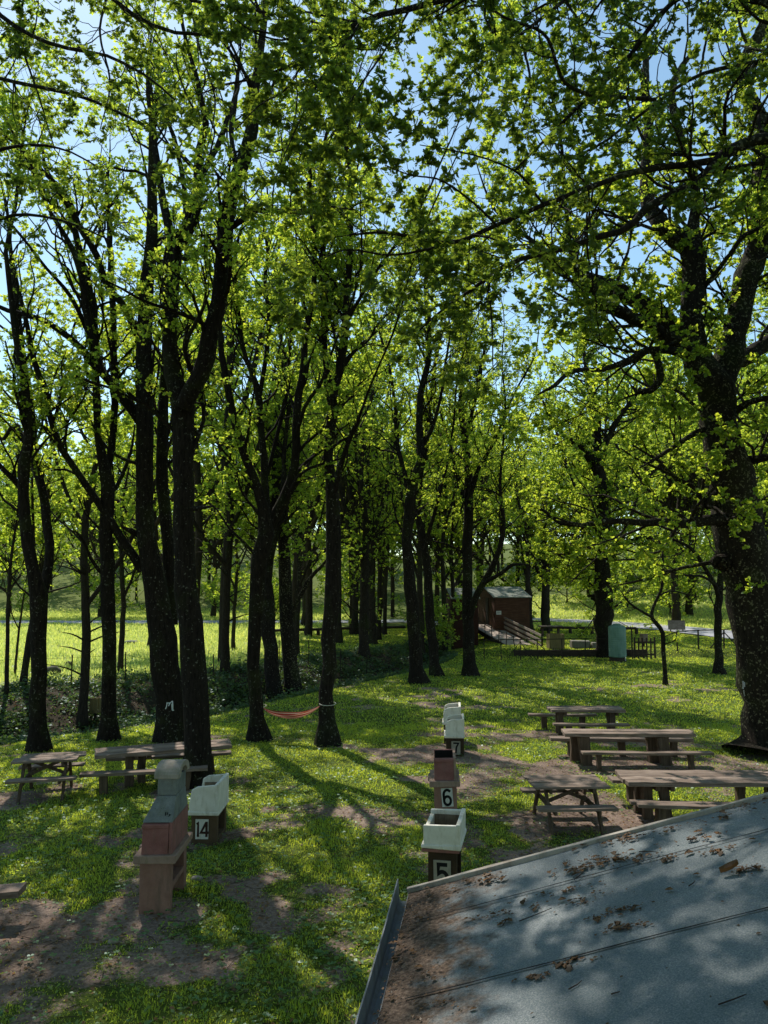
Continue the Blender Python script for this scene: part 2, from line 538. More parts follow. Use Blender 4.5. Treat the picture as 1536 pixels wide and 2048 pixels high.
# hammock cloth: stripes across the width (stored in a colour attribute)
m, nt, out = new_mat('hammock_cloth')
at = N(nt, 'ShaderNodeAttribute', attribute_name='stripe')
sx = N(nt, 'ShaderNodeSeparateColor'); nt.links.new(at.outputs['Color'], sx.inputs[0])
w = math_n(nt, 'FRACT', math_n(nt, 'MULTIPLY', sx.outputs[0], 6.0))
c = ramp(nt, w, [(0.0, (0.33, 0.05, 0.03)), (0.34, (0.33, 0.05, 0.03)), (0.36, (0.62, 0.52, 0.42)), (0.52, (0.62, 0.52, 0.42)), (0.54, (0.45, 0.13, 0.05)), (0.78, (0.45, 0.13, 0.05)), (0.8, (0.12, 0.03, 0.04))])
b = principled(nt, out, c, 0.9, 0.1)
t = N(nt, 'ShaderNodeBsdfTranslucent'); nt.links.new(c, t.inputs[0])
mx = N(nt, 'ShaderNodeMixShader'); mx.inputs[0].default_value = 0.3
nt.links.new(b.outputs[0], mx.inputs[1]); nt.links.new(t.outputs[0], mx.inputs[2]); nt.links.new(mx.outputs[0], out.inputs[0])
M['hammock'] = m

# ground
m, nt, out = new_mat('ground')
geo = N(nt, 'ShaderNodeNewGeometry'); pos = geo.outputs['Position']
at = N(nt, 'ShaderNodeAttribute', attribute_name='cover')
sp = N(nt, 'ShaderNodeSeparateColor'); nt.links.new(at.outputs['Color'], sp.inputs[0])
big = noise(nt, pos, 1.1, 5, 0.6); fine = noise(nt, pos, 22, 5, 0.7); vfine = noise(nt, pos, 75, 3, 0.7)
soil = ramp(nt, math_n(nt, 'ADD', math_n(nt, 'MULTIPLY', fine, 0.6), math_n(nt, 'MULTIPLY', big, 0.4)), [(0.30, (0.070, 0.046, 0.035)), (0.5, (0.25, 0.18, 0.145)), (0.66, (0.45, 0.34, 0.28))])
lit = ramp(nt, vfine, [(0.58, (0, 0, 0)), (0.66, (0.7, 0.7, 0.7))])
soil = mixc(nt, lit, soil, (0.30, 0.24, 0.19))
grs = ramp(nt, math_n(nt, 'ADD', math_n(nt, 'MULTIPLY', fine, 0.5), math_n(nt, 'MULTIPLY', big, 0.5)), [(0.3, (0.034, 0.052, 0.011)), (0.5, (0.085, 0.120, 0.018)), (0.7, (0.16, 0.17, 0.04))])
mead = ramp(nt, math_n(nt, 'ADD', math_n(nt, 'MULTIPLY', fine, 0.4), math_n(nt, 'MULTIPLY', noise(nt, pos, 0.4, 5), 0.6)), [(0.3, (0.30, 0.37, 0.09)), (0.7, (0.46, 0.48, 0.18))])
bank = ramp(nt, math_n(nt, 'ADD', math_n(nt, 'MULTIPLY', fine, 0.5), math_n(nt, 'MULTIPLY', big, 0.5)), [(0.40, (0.022, 0.020, 0.012)), (0.58, (0.07, 0.055, 0.038)), (0.72, (0.24, 0.185, 0.15))])
dm = math_n(nt, 'ADD', sp.outputs[0], math_n(nt, 'MULTIPLY', math_n(nt, 'SUBTRACT', fine, 0.5), 1.1))
dmask = ramp(nt, dm, [(0.38, (0, 0, 0)), (0.62, (1, 1, 1))])
c = mixc(nt, dmask, grs, soil)
c = mixc(nt, sp.outputs[2], c, mead)
c = mixc(nt, sp.outputs[1], c, bank)
bmp = math_n(nt, 'ADD', fine, math_n(nt, 'MULTIPLY', vfine, 0.4))
principled(nt, out, c, 0.95, 0.1, bmp, 0.9, 0.04)
M['ground'] = m

# bitumen felt
m, nt, out = new_mat('bitumen_felt')
co = objco(nt)
n1 = noise(nt, co, 1.3, 5, 0.6); n2 = noise(nt, co, 130, 3, 0.8); n3 = noise(nt, co, 9, 5, 0.65)
c = ramp(nt, math_n(nt, 'ADD', math_n(nt, 'MULTIPLY', n1, .35), math_n(nt, 'MULTIPLY', n2, .65)), [(0.33, (0.075, 0.105, 0.115)), (0.5, (0.175, 0.195, 0.20)), (0.67, (0.37, 0.37, 0.365))])
at = N(nt, 'ShaderNodeAttribute', attribute_name='soil')
sx = N(nt, 'ShaderNodeSeparateColor'); nt.links.new(at.outputs['Color'], sx.inputs[0])
dm = math_n(nt, 'ADD', sx.outputs[0], math_n(nt, 'MULTIPLY', math_n(nt, 'SUBTRACT', n3, 0.5), 1.3))
mk = ramp(nt, dm, [(0.36, (0, 0, 0)), (0.7, (0.95, 0.95, 0.95))])
soilc = ramp(nt, noise(nt, co, 45, 4, 0.7), [(0.35, (0.045, 0.03, 0.022)), (0.55, (0.13, 0.09, 0.065)), (0.7, (0.24, 0.175, 0.135))])
c = mixc(nt, mk, c, soilc)
principled(nt, out, c, 1.0, 0.04, n2, 0.6, 0.004)
M['felt'] = m

# ------------------------------------------------------------------ world and sun
SUN_AZ, SUN_EL = math.radians(-24), math.radians(49)
world = bpy.data.worlds.new('World'); scene.world = world; world.use_nodes = True
wn = world.node_tree; wn.nodes.clear()
wo = wn.nodes.new('ShaderNodeOutputWorld'); bg = wn.nodes.new('ShaderNodeBackground'); sky = wn.nodes.new('ShaderNodeTexSky')
sky.sky_type = 'NISHITA'; sky.sun_disc = False; sky.sun_elevation = SUN_EL; sky.sun_rotation = SUN_AZ
sky.air_density = 1.0; sky.dust_density = 0.3; sky.ozone_density = 1.0; sky.altitude = 300
bg.inputs[1].default_value = 0.14
tint = wn.nodes.new('ShaderNodeMix'); tint.data_type = 'RGBA'; tint.blend_type = 'MULTIPLY'; tint.inputs[0].default_value = 1.0
tint.inputs[7].default_value = (1.30, 1.44, 1.28, 1)
wn.links.new(sky.outputs[0], tint.inputs[6]); wn.links.new(tint.outputs[2], bg.inputs[0]); wn.links.new(bg.outputs[0], wo.inputs[0])
sun_d = bpy.data.lights.new('sun', 'SUN'); sun_d.energy = 5.0; sun_d.angle = math.radians(0.53); sun_d.color = (1.0, 0.94, 0.84)
sun = bpy.data.objects.new('sun', sun_d); COL.objects.link(sun)
sv = Vector((math.sin(SUN_AZ) * math.cos(SUN_EL), math.cos(SUN_AZ) * math.cos(SUN_EL), math.sin(SUN_EL)))
sun.rotation_euler = (-sv).to_track_quat('-Z', 'Y').to_euler()
sun.location = (-10, 10, 30)

# ------------------------------------------------------------------ ground sheet
def axis(lo, hi, step, far_lo, far_hi, grow=1.14):
    a = list(np.arange(lo, hi + 1e-6, step))
    s = step; v = hi
    while v < far_hi: s *= grow; v += s; a.append(v)
    s = step; v = lo
    while v > far_lo: s *= grow; v -= s; a.insert(0, v)
    return np.array(a)


xs = axis(-16, 14, 0.16, -500, 500); ys = axis(4, 42, 0.16, -60, 900, 1.06)
X, Y = np.meshgrid(xs, ys)
Z = hgt(X, Y)
V = np.stack([X, Y, Z], -1).reshape(-1, 3)
ny, nx = X.shape
idx = np.arange(ny * nx).reshape(ny, nx)
F = np.stack([idx[:-1, :-1], idx[:-1, 1:], idx[1:, 1:], idx[1:, :-1]], -1).reshape(-1, 4)
gm = mesh_np('ground', V, [F])
ground = link('ground', gm, M['ground'], smooth=True)
ground['kind'] = 'structure'


def meadow_f(x, y):
    left = sstep(6.0, 9.0, beyond(x, y) + 2.2 * (fbm(x * .35, y * .35, 90) - .5)) * sstep(-4, -9, x - (y - 40) * 0.06)
    rightm = sstep(66, 71, y + x * 0.2) * sstep(6, 10, x)
    return np.clip(left + rightm, 0, 1) * (1 - .85 * sstep(92, 104, y))


ca = gm.color_attributes.new('cover', 'FLOAT_COLOR', 'POINT')
cc = np.zeros((len(V), 4), np.float32); cc[:, 3] = 1
cc[:, 0] = dirt_f(V[:, 0], V[:, 1]) * (1 - sstep(30, 45, V[:, 1]) * 0.7)
cc[:, 1] = under_f(V[:, 0], V[:, 1])
cc[:, 2] = meadow_f(V[:, 0], V[:, 1])
ca.data.foreach_set('color', cc.ravel())

# road
rp = catmull(np.array([[-70, 76], [-30, 74], [-8, 74.5], [2, 76.5], [10, 79.5], [16, 78.5], [20.5, 74], [23.8, 66], [26.3, 56], [30, 40], [36, 20], [44, -10]], float), 120)
tg = np.gradient(rp, axis=0); tg /= np.linalg.norm(tg, axis=1)[:, None]
nm = np.stack([-tg[:, 1], tg[:, 0]], 1)
cols = []
for s in np.linspace(-2.6, 2.6, 7):
    p = rp + nm * s
    cols.append(np.column_stack([p, hgt(p[:, 0], p[:, 1]) + 0.05 + 0.02 * math.cos(s / 2.6 * 1.5)]))
V = np.stack(cols, 1).reshape(-1, 3)
idx = np.arange(120 * 7).reshape(120, 7)
F = np.stack([idx[:-1, :-1], idx[:-1, 1:], idx[1:, 1:], idx[1:, :-1]], -1).reshape(-1, 4)
road = link('road', mesh_np('road', V, [F]), M['asphalt'], smooth=True); road['kind'] = 'structure'

# ------------------------------------------------------------------ leaves
KITE = (np.array([[0, 0, 0], [0.32, 0.55, 0.10], [0, 1.0, -0.06], [-0.32, 0.55, 0.10]]), [np.array([[0, 1, 2, 3]])])
_l = [(0, 0), (.10, .10), (.19, .22), (.12, .30), (.29, .46), (.18, .53), (.30, .70), (.15, .78), (.10, .93), (0, 1.0)]
_R = np.array([[x, y, abs(x) * 0.35 - 0.10 * y * y] for x, y in _l])
_L = _R[1:-1] * np.array([-1, 1, 1])
LOBED = (np.concatenate([_R, _L]), [np.array([[0, 1, 2, 3], [0, 3, 4, 5], [0, 5, 6, 7], [0, 7, 8, 9]]),
                                   np.array([[0, 12, 11, 10], [0, 14, 13, 12], [0, 16, 15, 14], [0, 9, 17, 16]])])
HEX = (np.array([[0, 0, 0], [.22, .22, .06], [.17, .42, .05], [.33, .66, .08], [0, 1, -.08], [-.33, .66, .08], [-.17, .42, .05], [-.22, .22, .06]]),
       [np.array([[0, 1, 2, 3], [0, 3, 4, 5], [0, 5, 6, 7]])])


def norm(a):
    return a / (np.linalg.norm(a, axis=-1, keepdims=True) + 1e-9)


def leaf_mesh(name, P, D, Nn, S, tmpl):
    """P base points, D direction, Nn normal, S length"""
    D = norm(D); X = norm(np.cross(D, Nn)); Zn = np.cross(X, D)
    T, FF = tmpl
    V = P[:, None, :] + S[:, None, None] * (T[None, :, 0, None] * X[:, None] + T[None, :, 1, None] * D[:, None] + T[None, :, 2, None] * Zn[:, None])
    k = len(T)
    off = (np.arange(len(P)) * k)[:, None, None]
    faces = [(off + f[None]).reshape(-1, f.shape[1]) for f in FF]
    return mesh_np(name, V.reshape(-1, 3), faces)


def rand_dir(n):
    return norm(rng.normal(0, 1, (n, 3)))


def sprout(P, R, t0, per_m, lmin, lmax, K, tang_w, perp_w, up_w, rfac, wander, upcurve, taper_len=0.5, zmin=None, rmax=None):
    """grow child branches from parent polylines P (N,Kp,3), R (N,Kp). t0: start fraction (scalar or N)"""
    Nn, Kp, _ = P.shape
    seg = np.linalg.norm(np.diff(P, axis=1), axis=2); L = seg.sum(1)
    t0 = np.broadcast_to(np.asarray(t0, float), (Nn,))
    cnt = rng.poisson(np.maximum(L * (1 - t0) * per_m, 0.0))
    own = np.repeat(np.arange(Nn), cnt)
    n = len(own)
    if n == 0: return np.zeros((0, K, 3)), np.zeros((0, K))
    t = t0[own] + (1 - t0[own]) * rng.random(n) ** 0.85
    fi = t * (Kp - 1); i = np.minimum(fi.astype(int), Kp - 2); fr = (fi - i)[:, None]
    p = P[own, i] * (1 - fr) + P[own, i + 1] * fr
    r = R[own, i] * (1 - fr[:, 0]) + R[own, i + 1] * fr[:, 0]
    if zmin is not None:
        k = p[:, 2] > zmin + rng.normal(0, 0.7, n)
        p, r, t, own, i = p[k], r[k], t[k], own[k], i[k]; n = len(p)
    T = norm(P[own, i + 1] - P[own, i])
    q = rand_dir(n); q = norm(q - (q * T).sum(1, keepdims=True) * T)
    d = norm(T * tang_w + q * perp_w + np.array([0, 0, up_w]))
    ln = rng.uniform(lmin, lmax, n) * (1 - taper_len * t)
    r0 = np.minimum(r * rfac, 0.012 + 0.018 * ln)
    if rmax: r0 = np.minimum(r0, rmax)
    out = np.zeros((n, K, 3)); out[:, 0] = p
    for k in range(1, K):
        d = norm(d + rng.normal(0, wander, (n, 3)) + np.array([0, 0, upcurve]))
        out[:, k] = out[:, k - 1] + d * (ln / (K - 1))[:, None]
    rad = r0[:, None] * np.linspace(1, 0.35, K)[None]
    return out, rad


def foliage(twP, per, size, droop=0.1, flat=0.2):
    """leaves in loose rosettes toward the end of every twig"""
    n, K, _ = twP.shape
    own = np.repeat(np.arange(n), per)
    m = len(own)
    t = 1 - rng.random(m) ** 2.0 * 0.7
    fi = t * (K - 1); i = np.minimum(fi.astype(int), K - 2); fr = (fi - i)[:, None]
    p = twP[own, i] * (1 - fr) + twP[own, i + 1] * fr
    T = norm(twP[own, i + 1] - twP[own, i])
    d = norm(0.55 * T + 0.95 * rand_dir(m) * np.array([1, 1, 0.55]) + np.array([0, 0, -droop]))
    nn = norm(np.array([0, 0, flat]) + 0.75 * rand_dir(m))
    s = size * rng.uniform(0.55, 1.45, m)
    return p, d, nn, s


def grow_tree(limbs, zmin, leaf, per_twig=9, l1=(1.4, 3.4), d1=2.0, d2=3.0, d3=4.0, tmpl=KITE, up1=0.35, K0=28, sides=12, bark='bark', lmat='leaf', root=None,
              perp1=0.75, wob=0.03, l2=(0.5, 1.3), l3=(0.22, 0.5), thin_limbs=None, origin=None, clear0=.03, gap=.34):
    """limbs: list of (pts Kx3, radii K). Builds trunk + crown meshes under root."""
    P0 = np.stack([catmull(np.column_stack([p, r]), K0) for p, r in limbs])
    R0 = P0[..., 3]; P0 = P0[..., :3]
    # bark irregularity of the axis
    big = R0[:, 0] > 0.05
    jit = rng.normal(0, 0.10, P0.shape) * R0[..., None]; jit[:, 0] = 0
    P0 = P0 + jit * 1.0
    zs = zmin
    d1 = d1 * 1.6
    if lmat != 'leaf_far':
        leaf *= .80; per_twig = int(per_twig * 1.75)
    tt0 = np.full(len(P0), .03); tt0[0] = clear0
    B1, Q1 = sprout(P0, R0, tt0, d1, l1[0], l1[1], 8, 0.55, perp1, up1, 0.42, 0.20, 0.05, 0.35, zmin=zs)
    mid = B1[:, 4]; cl_ = fbm(mid[:, 0] * .62 + mid[:, 1] * .21 + 50, mid[:, 2] * .55 + mid[:, 1] * .5 + 50, 17, 3)
    ok = cl_ > np.quantile(cl_, gap) if gap > 0 else np.ones(len(B1), bool)
    bareB, bareQ = B1[~ok][::2], Q1[~ok][::2]
    B1, Q1 = B1[ok], Q1[ok]
    B2, Q2 = sprout(B1, Q1, 0.18, d2, l2[0], l2[1], 5, 0.75, 0.8, 0.15, 0.6, 0.22, 0.03, 0.4)
    B3, Q3 = sprout(B2, Q2, 0.12, d3, l3[0], l3[1], 3, 0.7, 0.8, 0.12, 0.6, 0.2, 0.0, 0.2)
    B3b, Q3b = sprout(B1, Q1, 0.45, d3 * 0.5, l3[0], l3[1] * 1.2, 3, 0.7, 0.8, 0.2, 0.4, 0.2, 0.0, 0.2)
    tw = np.concatenate([B3, B3b, B2[:, -3:]]); 
    V = []; F = []; n = 0
    for (Pp, Rr, sd, wb) in ((P0, R0, sides, wob), (B1, Q1, 5, 0), (bareB, bareQ, 4, 0), (B2, Q2, 3, 0), (B3, Q3, 3, 0), (B3b, Q3b, 3, 0)):
        if len(Pp) == 0: continue
        v, f = tubes(Pp, Rr, sd, wb)
        V.append(v); F.append(f + n); n += len(v)
    V = np.concatenate(V)
    o = np.array(origin if origin is not None else (0, 0, 0), float)
    tm = mesh_np('trunk', V - o, [np.concatenate(F)])
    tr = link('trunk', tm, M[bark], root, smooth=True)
    p, d, nn, s = foliage(tw, per_twig, leaf)
    cm = leaf_mesh('crown', p - o, d, nn, s, tmpl)
    cr = link('crown', cm, M[lmat], root)
    return tr, cr, len(p)


NLEAF = 0
TREES = {}


def px_tree(key, label, base, limbs, zmin=5.0, leaf=0.115, zground=None, group='trees of the picnic grove', Y0=None, cat='tree', flare=0.55, flare_h=0.35, ext=True, ztop=19.0, **kw):
    """limbs: list of (list of (px, py, w), dY0, dY1 [,extend]). first limb starts at the ground."""
    global NLEAF
    b = G(*base) if Y0 is None else U(base[0], base[1], Y0)
    Yb = b[1]
    zg = float(hgt(b[0], b[1]))
    root = thing('oak_tree' if 'oak' in label else 'tree', label, cat, (b[0], b[1], zg), 0, group)
    out = []
    for li, L in enumerate(limbs):
        pts, y0, y1 = L[0], L[1], L[2]
        extend = L[3] if len(L) > 3 else ext
        a = np.array(pts, float)
        fr = np.linspace(0, 1, len(a))
        P = []; R = []
        for (px, py, w), t in zip(a, fr):
            yy = Yb + y0 + (y1 - y0) * t
            q = U(px, py, yy); P.append(q)
            R.append(w / 2 / FPX * math.hypot(q[1], (q[2] - H)))
        P = np.array(P); R = np.array(R)
        if li == 0:
            P[0, 2] = zg - 0.1
            hh = P[:, 2] - zg
            # root flare: extra rings near the ground
            d = P[1] - P[0]
            add = [P[0], P[0] + d * min(0.18 / max(np.linalg.norm(d), .01), .3), P[0] + d * min(0.5 / max(np.linalg.norm(d), .01), .6)]
            rr = R[1] + (R[0] - R[1]) * 0.3
            P = np.concatenate([np.array(add), P[1:]]); R = np.concatenate([[max(R[0], rr) * 1.25, max(R[0], rr) * 1.02, rr * 1.0], R[1:]])
        if extend:
            z = P[-1, 2]
            if z < ztop - 1:
                dr = norm(P[-1] - P[-2]); 
                ln = (ztop - z) * rng.uniform(.8, 1.05)
                n = 4; q = P[-1]; ex = []
                for k in range(n):
                    dr = norm(dr + np.array([0, 0, 0.18]) + rng.normal(0, 0.16, 3)); q = q + dr * ln / n; ex.append(q)
                P = np.concatenate([P, ex]); R = np.concatenate([R, R[-1] * np.linspace(0.8, 0.15, n)])
            else:
                R[-1] *= 0.6
        else:
            R[-1] = min(R[-1], max(R[-1] * 0.5, 0.012))
        out.append((P, R))
    tr, cr, n = grow_tree(out, zmin, leaf, root=root, origin=np.array([b[0], b[1], zg]), **kw)
    NLEAF += n
    TREES[key] = (root, tr, cr, b)
    return root


# ---- the trees one can tell apart, limb by limb ------------------------------------------------
px_tree('far_left', 'tall dark oak behind the small picnic table on the left, forking low', (78, 1500), [
    ([(78, 1500, 44), (78, 1420, 32), (77, 1350, 30), (77, 1250, 32), (75, 1190, 36), (66, 1150, 26), (54, 1070, 24), (47, 985, 22), (50, 930, 24), (57, 890, 20), (56, 825, 18), (45, 750, 15), (32, 675, 12), (20, 575, 10), (12, 500, 8)], 0, -1.5),
    ([(77, 1210, 20), (88, 1180, 20), (100, 1110, 18), (92, 1030, 18), (82, 970, 17), (70, 935, 16), (66, 850, 14), (62, 800, 12), (50, 740, 11), (38, 640, 10), (28, 560, 9)], 0, 1.6),
    ([(47, 985, 12), (36, 965, 12), (0, 932, 10), (-40, 890, 8)], 0, -1),
    ([(55, 890, 10), (30, 850, 9), (5, 880, 7), (-30, 850, 6)], 0, 1.5),
], zmin=6.0, d1=1.25)
px_tree('left_second', 'straight oak trunk on the left, between the slatted bin and the picnic tables', (218, 1480), [
    ([(218, 1482, 40), (217, 1430, 29), (219, 1380, 27), (217, 1300, 27), (216, 1190, 28), (215, 1095, 27), (213, 1000, 27), (211, 945, 26), (200, 900, 16), (192, 800, 14), (190, 700, 14), (182, 590, 14), (162, 520, 13), (146, 450, 11), (125, 390, 9), (95, 350, 7)], 0, -1.2),
    ([(211, 945, 18), (220, 915, 15), (229, 810, 14), (228, 700, 13), (225, 600, 12), (220, 500, 11), (219, 440, 10), (214, 400, 8)], 0, 1.0),
    ([(190, 700, 10), (170, 650, 9), (140, 590, 8), (100, 545, 6)], -0.6, -2.5),
    ([(216, 1160, 8), (190, 1130, 7), (165, 1080, 5), (150, 1060, 4)], 0, -1.5, False),
    ([(214, 1000, 9), (240, 960, 8), (262, 900, 6), (270, 850, 5)], 0, 1.5, False),
], zmin=5.5, d1=1.25)
px_tree('twin_left', 'thick dark oak with the white painted mark, left of the big twin trunks', (330, 1482), [
    ([(345, 1486, 66), (344, 1440, 56), (338, 1380, 55), (329, 1310, 55), (316, 1200, 46), (300, 1125, 42), (291, 1060, 36), (289, 1000, 34), (290, 940, 34), (291, 840, 34), (289, 750, 30), (290, 650, 29), (295, 550, 26), (303, 490, 22), (307, 440, 20), (306, 375, 17), (305, 280, 14), (310, 190, 11)], 0, -0.8),
    ([(285, 1140, 20), (262, 1105, 18), (226, 1050, 16), (203, 1014, 15), (164, 959, 14), (126, 903, 13), (101, 840, 12), (92, 780, 11), (66, 720, 11), (55, 650, 9), (30, 550, 8), (18, 480, 7)], 0, -2.0),
    ([(286, 850, 22), (266, 822, 20), (226, 766, 18), (188, 730, 15), (158, 690, 13), (122, 662, 12), (85, 640, 11), (40, 628, 10), (0, 616, 8), (-40, 590, 7)], 0, -1.5),
    ([(205, 750, 14), (190, 708, 14), (175, 640, 13), (165, 560, 12), (130, 470, 9), (98, 420, 7)], -0.8, -2.6),
    ([(288, 690, 18), (273, 668, 15), (250, 616, 15), (216, 575, 14), (190, 505, 13), (158, 452, 12), (138, 402, 11), (112, 368, 9), (88, 345, 7), (55, 310, 6)], 0, -2.0),
    ([(345, 1250, 22), (338, 1128, 22), (330, 1030, 24), (323, 900, 23), (326, 820, 20), (333, 700, 16), (330, 600, 13), (318, 520, 11), (300, 430, 8)], 0.6, 1.8),
    ([(284, 1075, 12), (262, 1062, 11), (243, 1054, 9)], -0.2, -0.6, False),
], zmin=6.5, d1=1.15, sides=16)
px_tree('twin_right', 'biggest dark forked oak trunk, standing behind the chimney barbecue', (388, 1570), [
    ([(388, 1572, 58), (390, 1520, 50), (391, 1440, 48), (390, 1370, 50), (386, 1290, 48), (372, 1190, 44), (369, 1095, 41), (366, 1000, 40), (365, 900, 41), (366, 830, 44), (360, 790, 42), (343, 730, 30), (339, 650, 29), (340, 600, 30), (346, 530, 32), (352, 500, 30), (340, 460, 17), (326, 400, 14), (316, 330, 12), (305, 260, 9)], 0, 0.6),
    ([(366, 815, 34), (384, 778, 34), (404, 740, 34), (416, 690, 34), (432, 630, 31), (444, 570, 30), (450, 500, 30), (453, 425, 30), (470, 365, 28), (488, 320, 26), (503, 260, 23), (509, 190, 18), (519, 120, 14), (528, 50, 11), (531, -30, 9)], 0, -1.6),
    ([(354, 498, 20), (370, 476, 17), (386, 448, 16), (396, 385, 15), (395, 320, 14), (404, 280, 13), (412, 250, 12), (404, 205, 10), (394, 160, 8)], 0.3, -0.9),
    ([(398, 360, 11), (420, 320, 11), (440, 280, 10), (455, 235, 8), (470, 190, 6)], 0, 1.4),
    ([(386, 450, 10), (372, 420, 10), (366, 360, 9), (352, 290, 8), (335, 240, 6)], 0.2, 1.6),
    ([(368, 516, 12), (395, 505, 11), (430, 484, 10), (452, 470, 9)], 0.2, -0.8, False),
    ([(468, 452, 12), (485, 440, 11), (502, 425, 9), (535, 420, 8), (600, 424, 7), (650, 414, 6), (710, 420, 4)], -0.6, -2.6, False),
    ([(384, 1018, 10), (402, 1016, 8), (428, 1012, 6)], -0.2, -0.5, False),
    ([(448, 540, 10), (432, 500, 8), (415, 470, 6)], -0.8, -2.0, False),
    ([(478, 350, 12), (470, 320, 9), (462, 260, 8), (470, 200, 6)], -0.9, 1.0),
    ([(390, 760, 9), (370, 700, 8), (405, 620, 7), (420, 580, 5)], 0, -1.5, False),
], zmin=7.0, leaf=0.105, d1=1.45, sides=18)
px_tree('hammock_left', 'oak at the left end of the hammock, fanning into several stems', (517, 1480), [
    ([(518, 1482, 46), (515, 1440, 29), (510, 1390, 26), (506, 1310, 25), (512, 1230, 29), (518, 1150, 32), (527, 1095, 33), (532, 1045, 31), (522, 1000, 19), (502, 940, 17), (481, 890, 16), (466, 825, 15), (451, 750, 13), (441, 690, 11), (440, 620, 9), (452, 560, 7)], 0, -1.2),
    ([(532, 1050, 18), (530, 950, 15), (524, 880, 14), (514, 780, 13), (500, 735, 10), (488, 705, 9), (479, 640, 8), (470, 570, 7)], 0, 1.2),
    ([(520, 790, 9), (530, 725, 9), (538, 650, 8), (530, 560, 7), (535, 500, 6)], 0.6, 2.2),
    ([(536, 1060, 24), (556, 1020, 23), (577, 980, 22), (591, 925, 17), (592, 850, 17), (597, 790, 15), (606, 745, 14), (611, 675, 12), (624, 600, 11), (630, 510, 9), (622, 420, 8), (618, 330, 7)], 0, -0.8),
    ([(592, 870, 8), (612, 810, 8), (640, 770, 7), (665, 700, 5)], -0.4, -1.8),
    ([(535, 950, 8), (552, 880, 8), (572, 800, 7), (580, 700, 6), (588, 620, 5)], 0.3, 1.8),
    ([(580, 985, 8), (610, 940, 7), (640, 890, 6), (660, 870, 4)], -0.2, 1.0, False),
], zmin=6.0, d1=1.7)
px_tree('behind_hammock', 'lichen spotted trunk at the lawn edge behind the left hammock tree', (545, 1398), [
    ([(547, 1400, 38), (545, 1370, 30), (541, 1310, 28), (537, 1240, 27), (533, 1160, 24), (540, 1080, 20), (548, 1000, 18), (552, 900, 14), (556, 800, 11), (562, 700, 8)], 0, 1.5),
    ([(540, 1120, 14), (556, 1050, 12), (566, 960, 10), (572, 860, 8)], 0.5, -0.5),
], zmin=6.0)
px_tree('ivy_trunk', 'brownish shaggy trunk standing on the bank, third behind the hammock', (585, 1393), [
    ([(587, 1396, 40), (582, 1350, 31), (576, 1284, 28), (571, 1200, 26), (569, 1120, 24), (567, 1060, 22), (566, 980, 18), (572, 880, 13), (580, 780, 10)], 0, 0.5),
    ([(576, 1250, 10), (598, 1195, 9), (622, 1155, 8), (645, 1130, 6), (660, 1110, 5)], 0, -1.0, False),
    ([(570, 1080, 8), (590, 1060, 7), (600, 1120, 6), (592, 1200, 5)], 0, -.8, False),
], zmin=5.2, bark='bark_big')
px_tree('hammock_right', 'slender tall oak at the right end of the hammock', (655, 1490), [
    ([(656, 1492, 48), (653, 1430, 31), (655, 1345, 27), (661, 1255, 30), (663, 1190, 31), (664, 1138, 30), (667, 1080, 31), (666, 1000, 26), (658, 905, 19), (662, 850, 20), (666, 790, 20), (656, 750, 13), (648, 650, 12), (649, 550, 11), (646, 490, 10), (640, 400, 8), (645, 300, 7)], 0, 1.0),
    ([(666, 795, 16), (680, 740, 15), (691, 650, 15), (695, 575, 13), (700, 500, 12), (700, 430, 11), (696, 350, 10), (693, 260, 9), (700, 170, 7), (696, 80, 6)], 0, -1.0),
    ([(670, 985, 10), (685, 920, 10), (698, 880, 9), (712, 855, 7), (730, 800, 5)], 0, -1.5),
    ([(690, 655, 8), (712, 610, 7), (735, 570, 6), (768, 520, 5)], -0.5, -2.0),
    ([(650, 600, 7), (668, 560, 7), (690, 530, 6), (715, 500, 4)], 0.5, 2.0, False),
    ([(680, 745, 7), (710, 700, 7), (745, 670, 5), (775, 640, 4)], 0, 1.5),
], zmin=6.0)
px_tree('center', 'leaning dark trunk in the centre, at the far edge of the sunny lawn', (837, 1366), [
    ([(838, 1368, 40), (834, 1340, 28), (829, 1284, 26), (823, 1200, 26), (815, 1120, 21), (815, 1080, 20), (819, 1020, 22), (826, 970, 22), (842, 920, 17), (838, 850, 14), (844, 775, 13), (856, 725, 11), (858, 640, 9), (850, 560, 7)], 0, -1.0),
    ([(820, 1000, 10), (808, 940, 10), (795, 890, 9), (790, 820, 7), (780, 740, 6)], 0, 1.2),
    ([(842, 900, 8), (862, 860, 8), (880, 800, 6), (890, 730, 5)], -0.5, -1.5),
], zmin=6.0)
px_tree('center_right', 'thinner trunk right behind the leaning centre tree, curving left', (873, 1352), [
    ([(874, 1354, 28), (870, 1325, 20), (866, 1280, 19), (860, 1226, 18), (854, 1150, 17), (846, 1075, 16), (836, 1030, 14), (840, 960, 12), (852, 890, 11), (860, 800, 9), (872, 720, 7)], 0, 1.2),
    ([(850, 1100, 8), (862, 1050, 8), (876, 1000, 7), (890, 950, 5)], 0, -1.5),
], zmin=5.5)
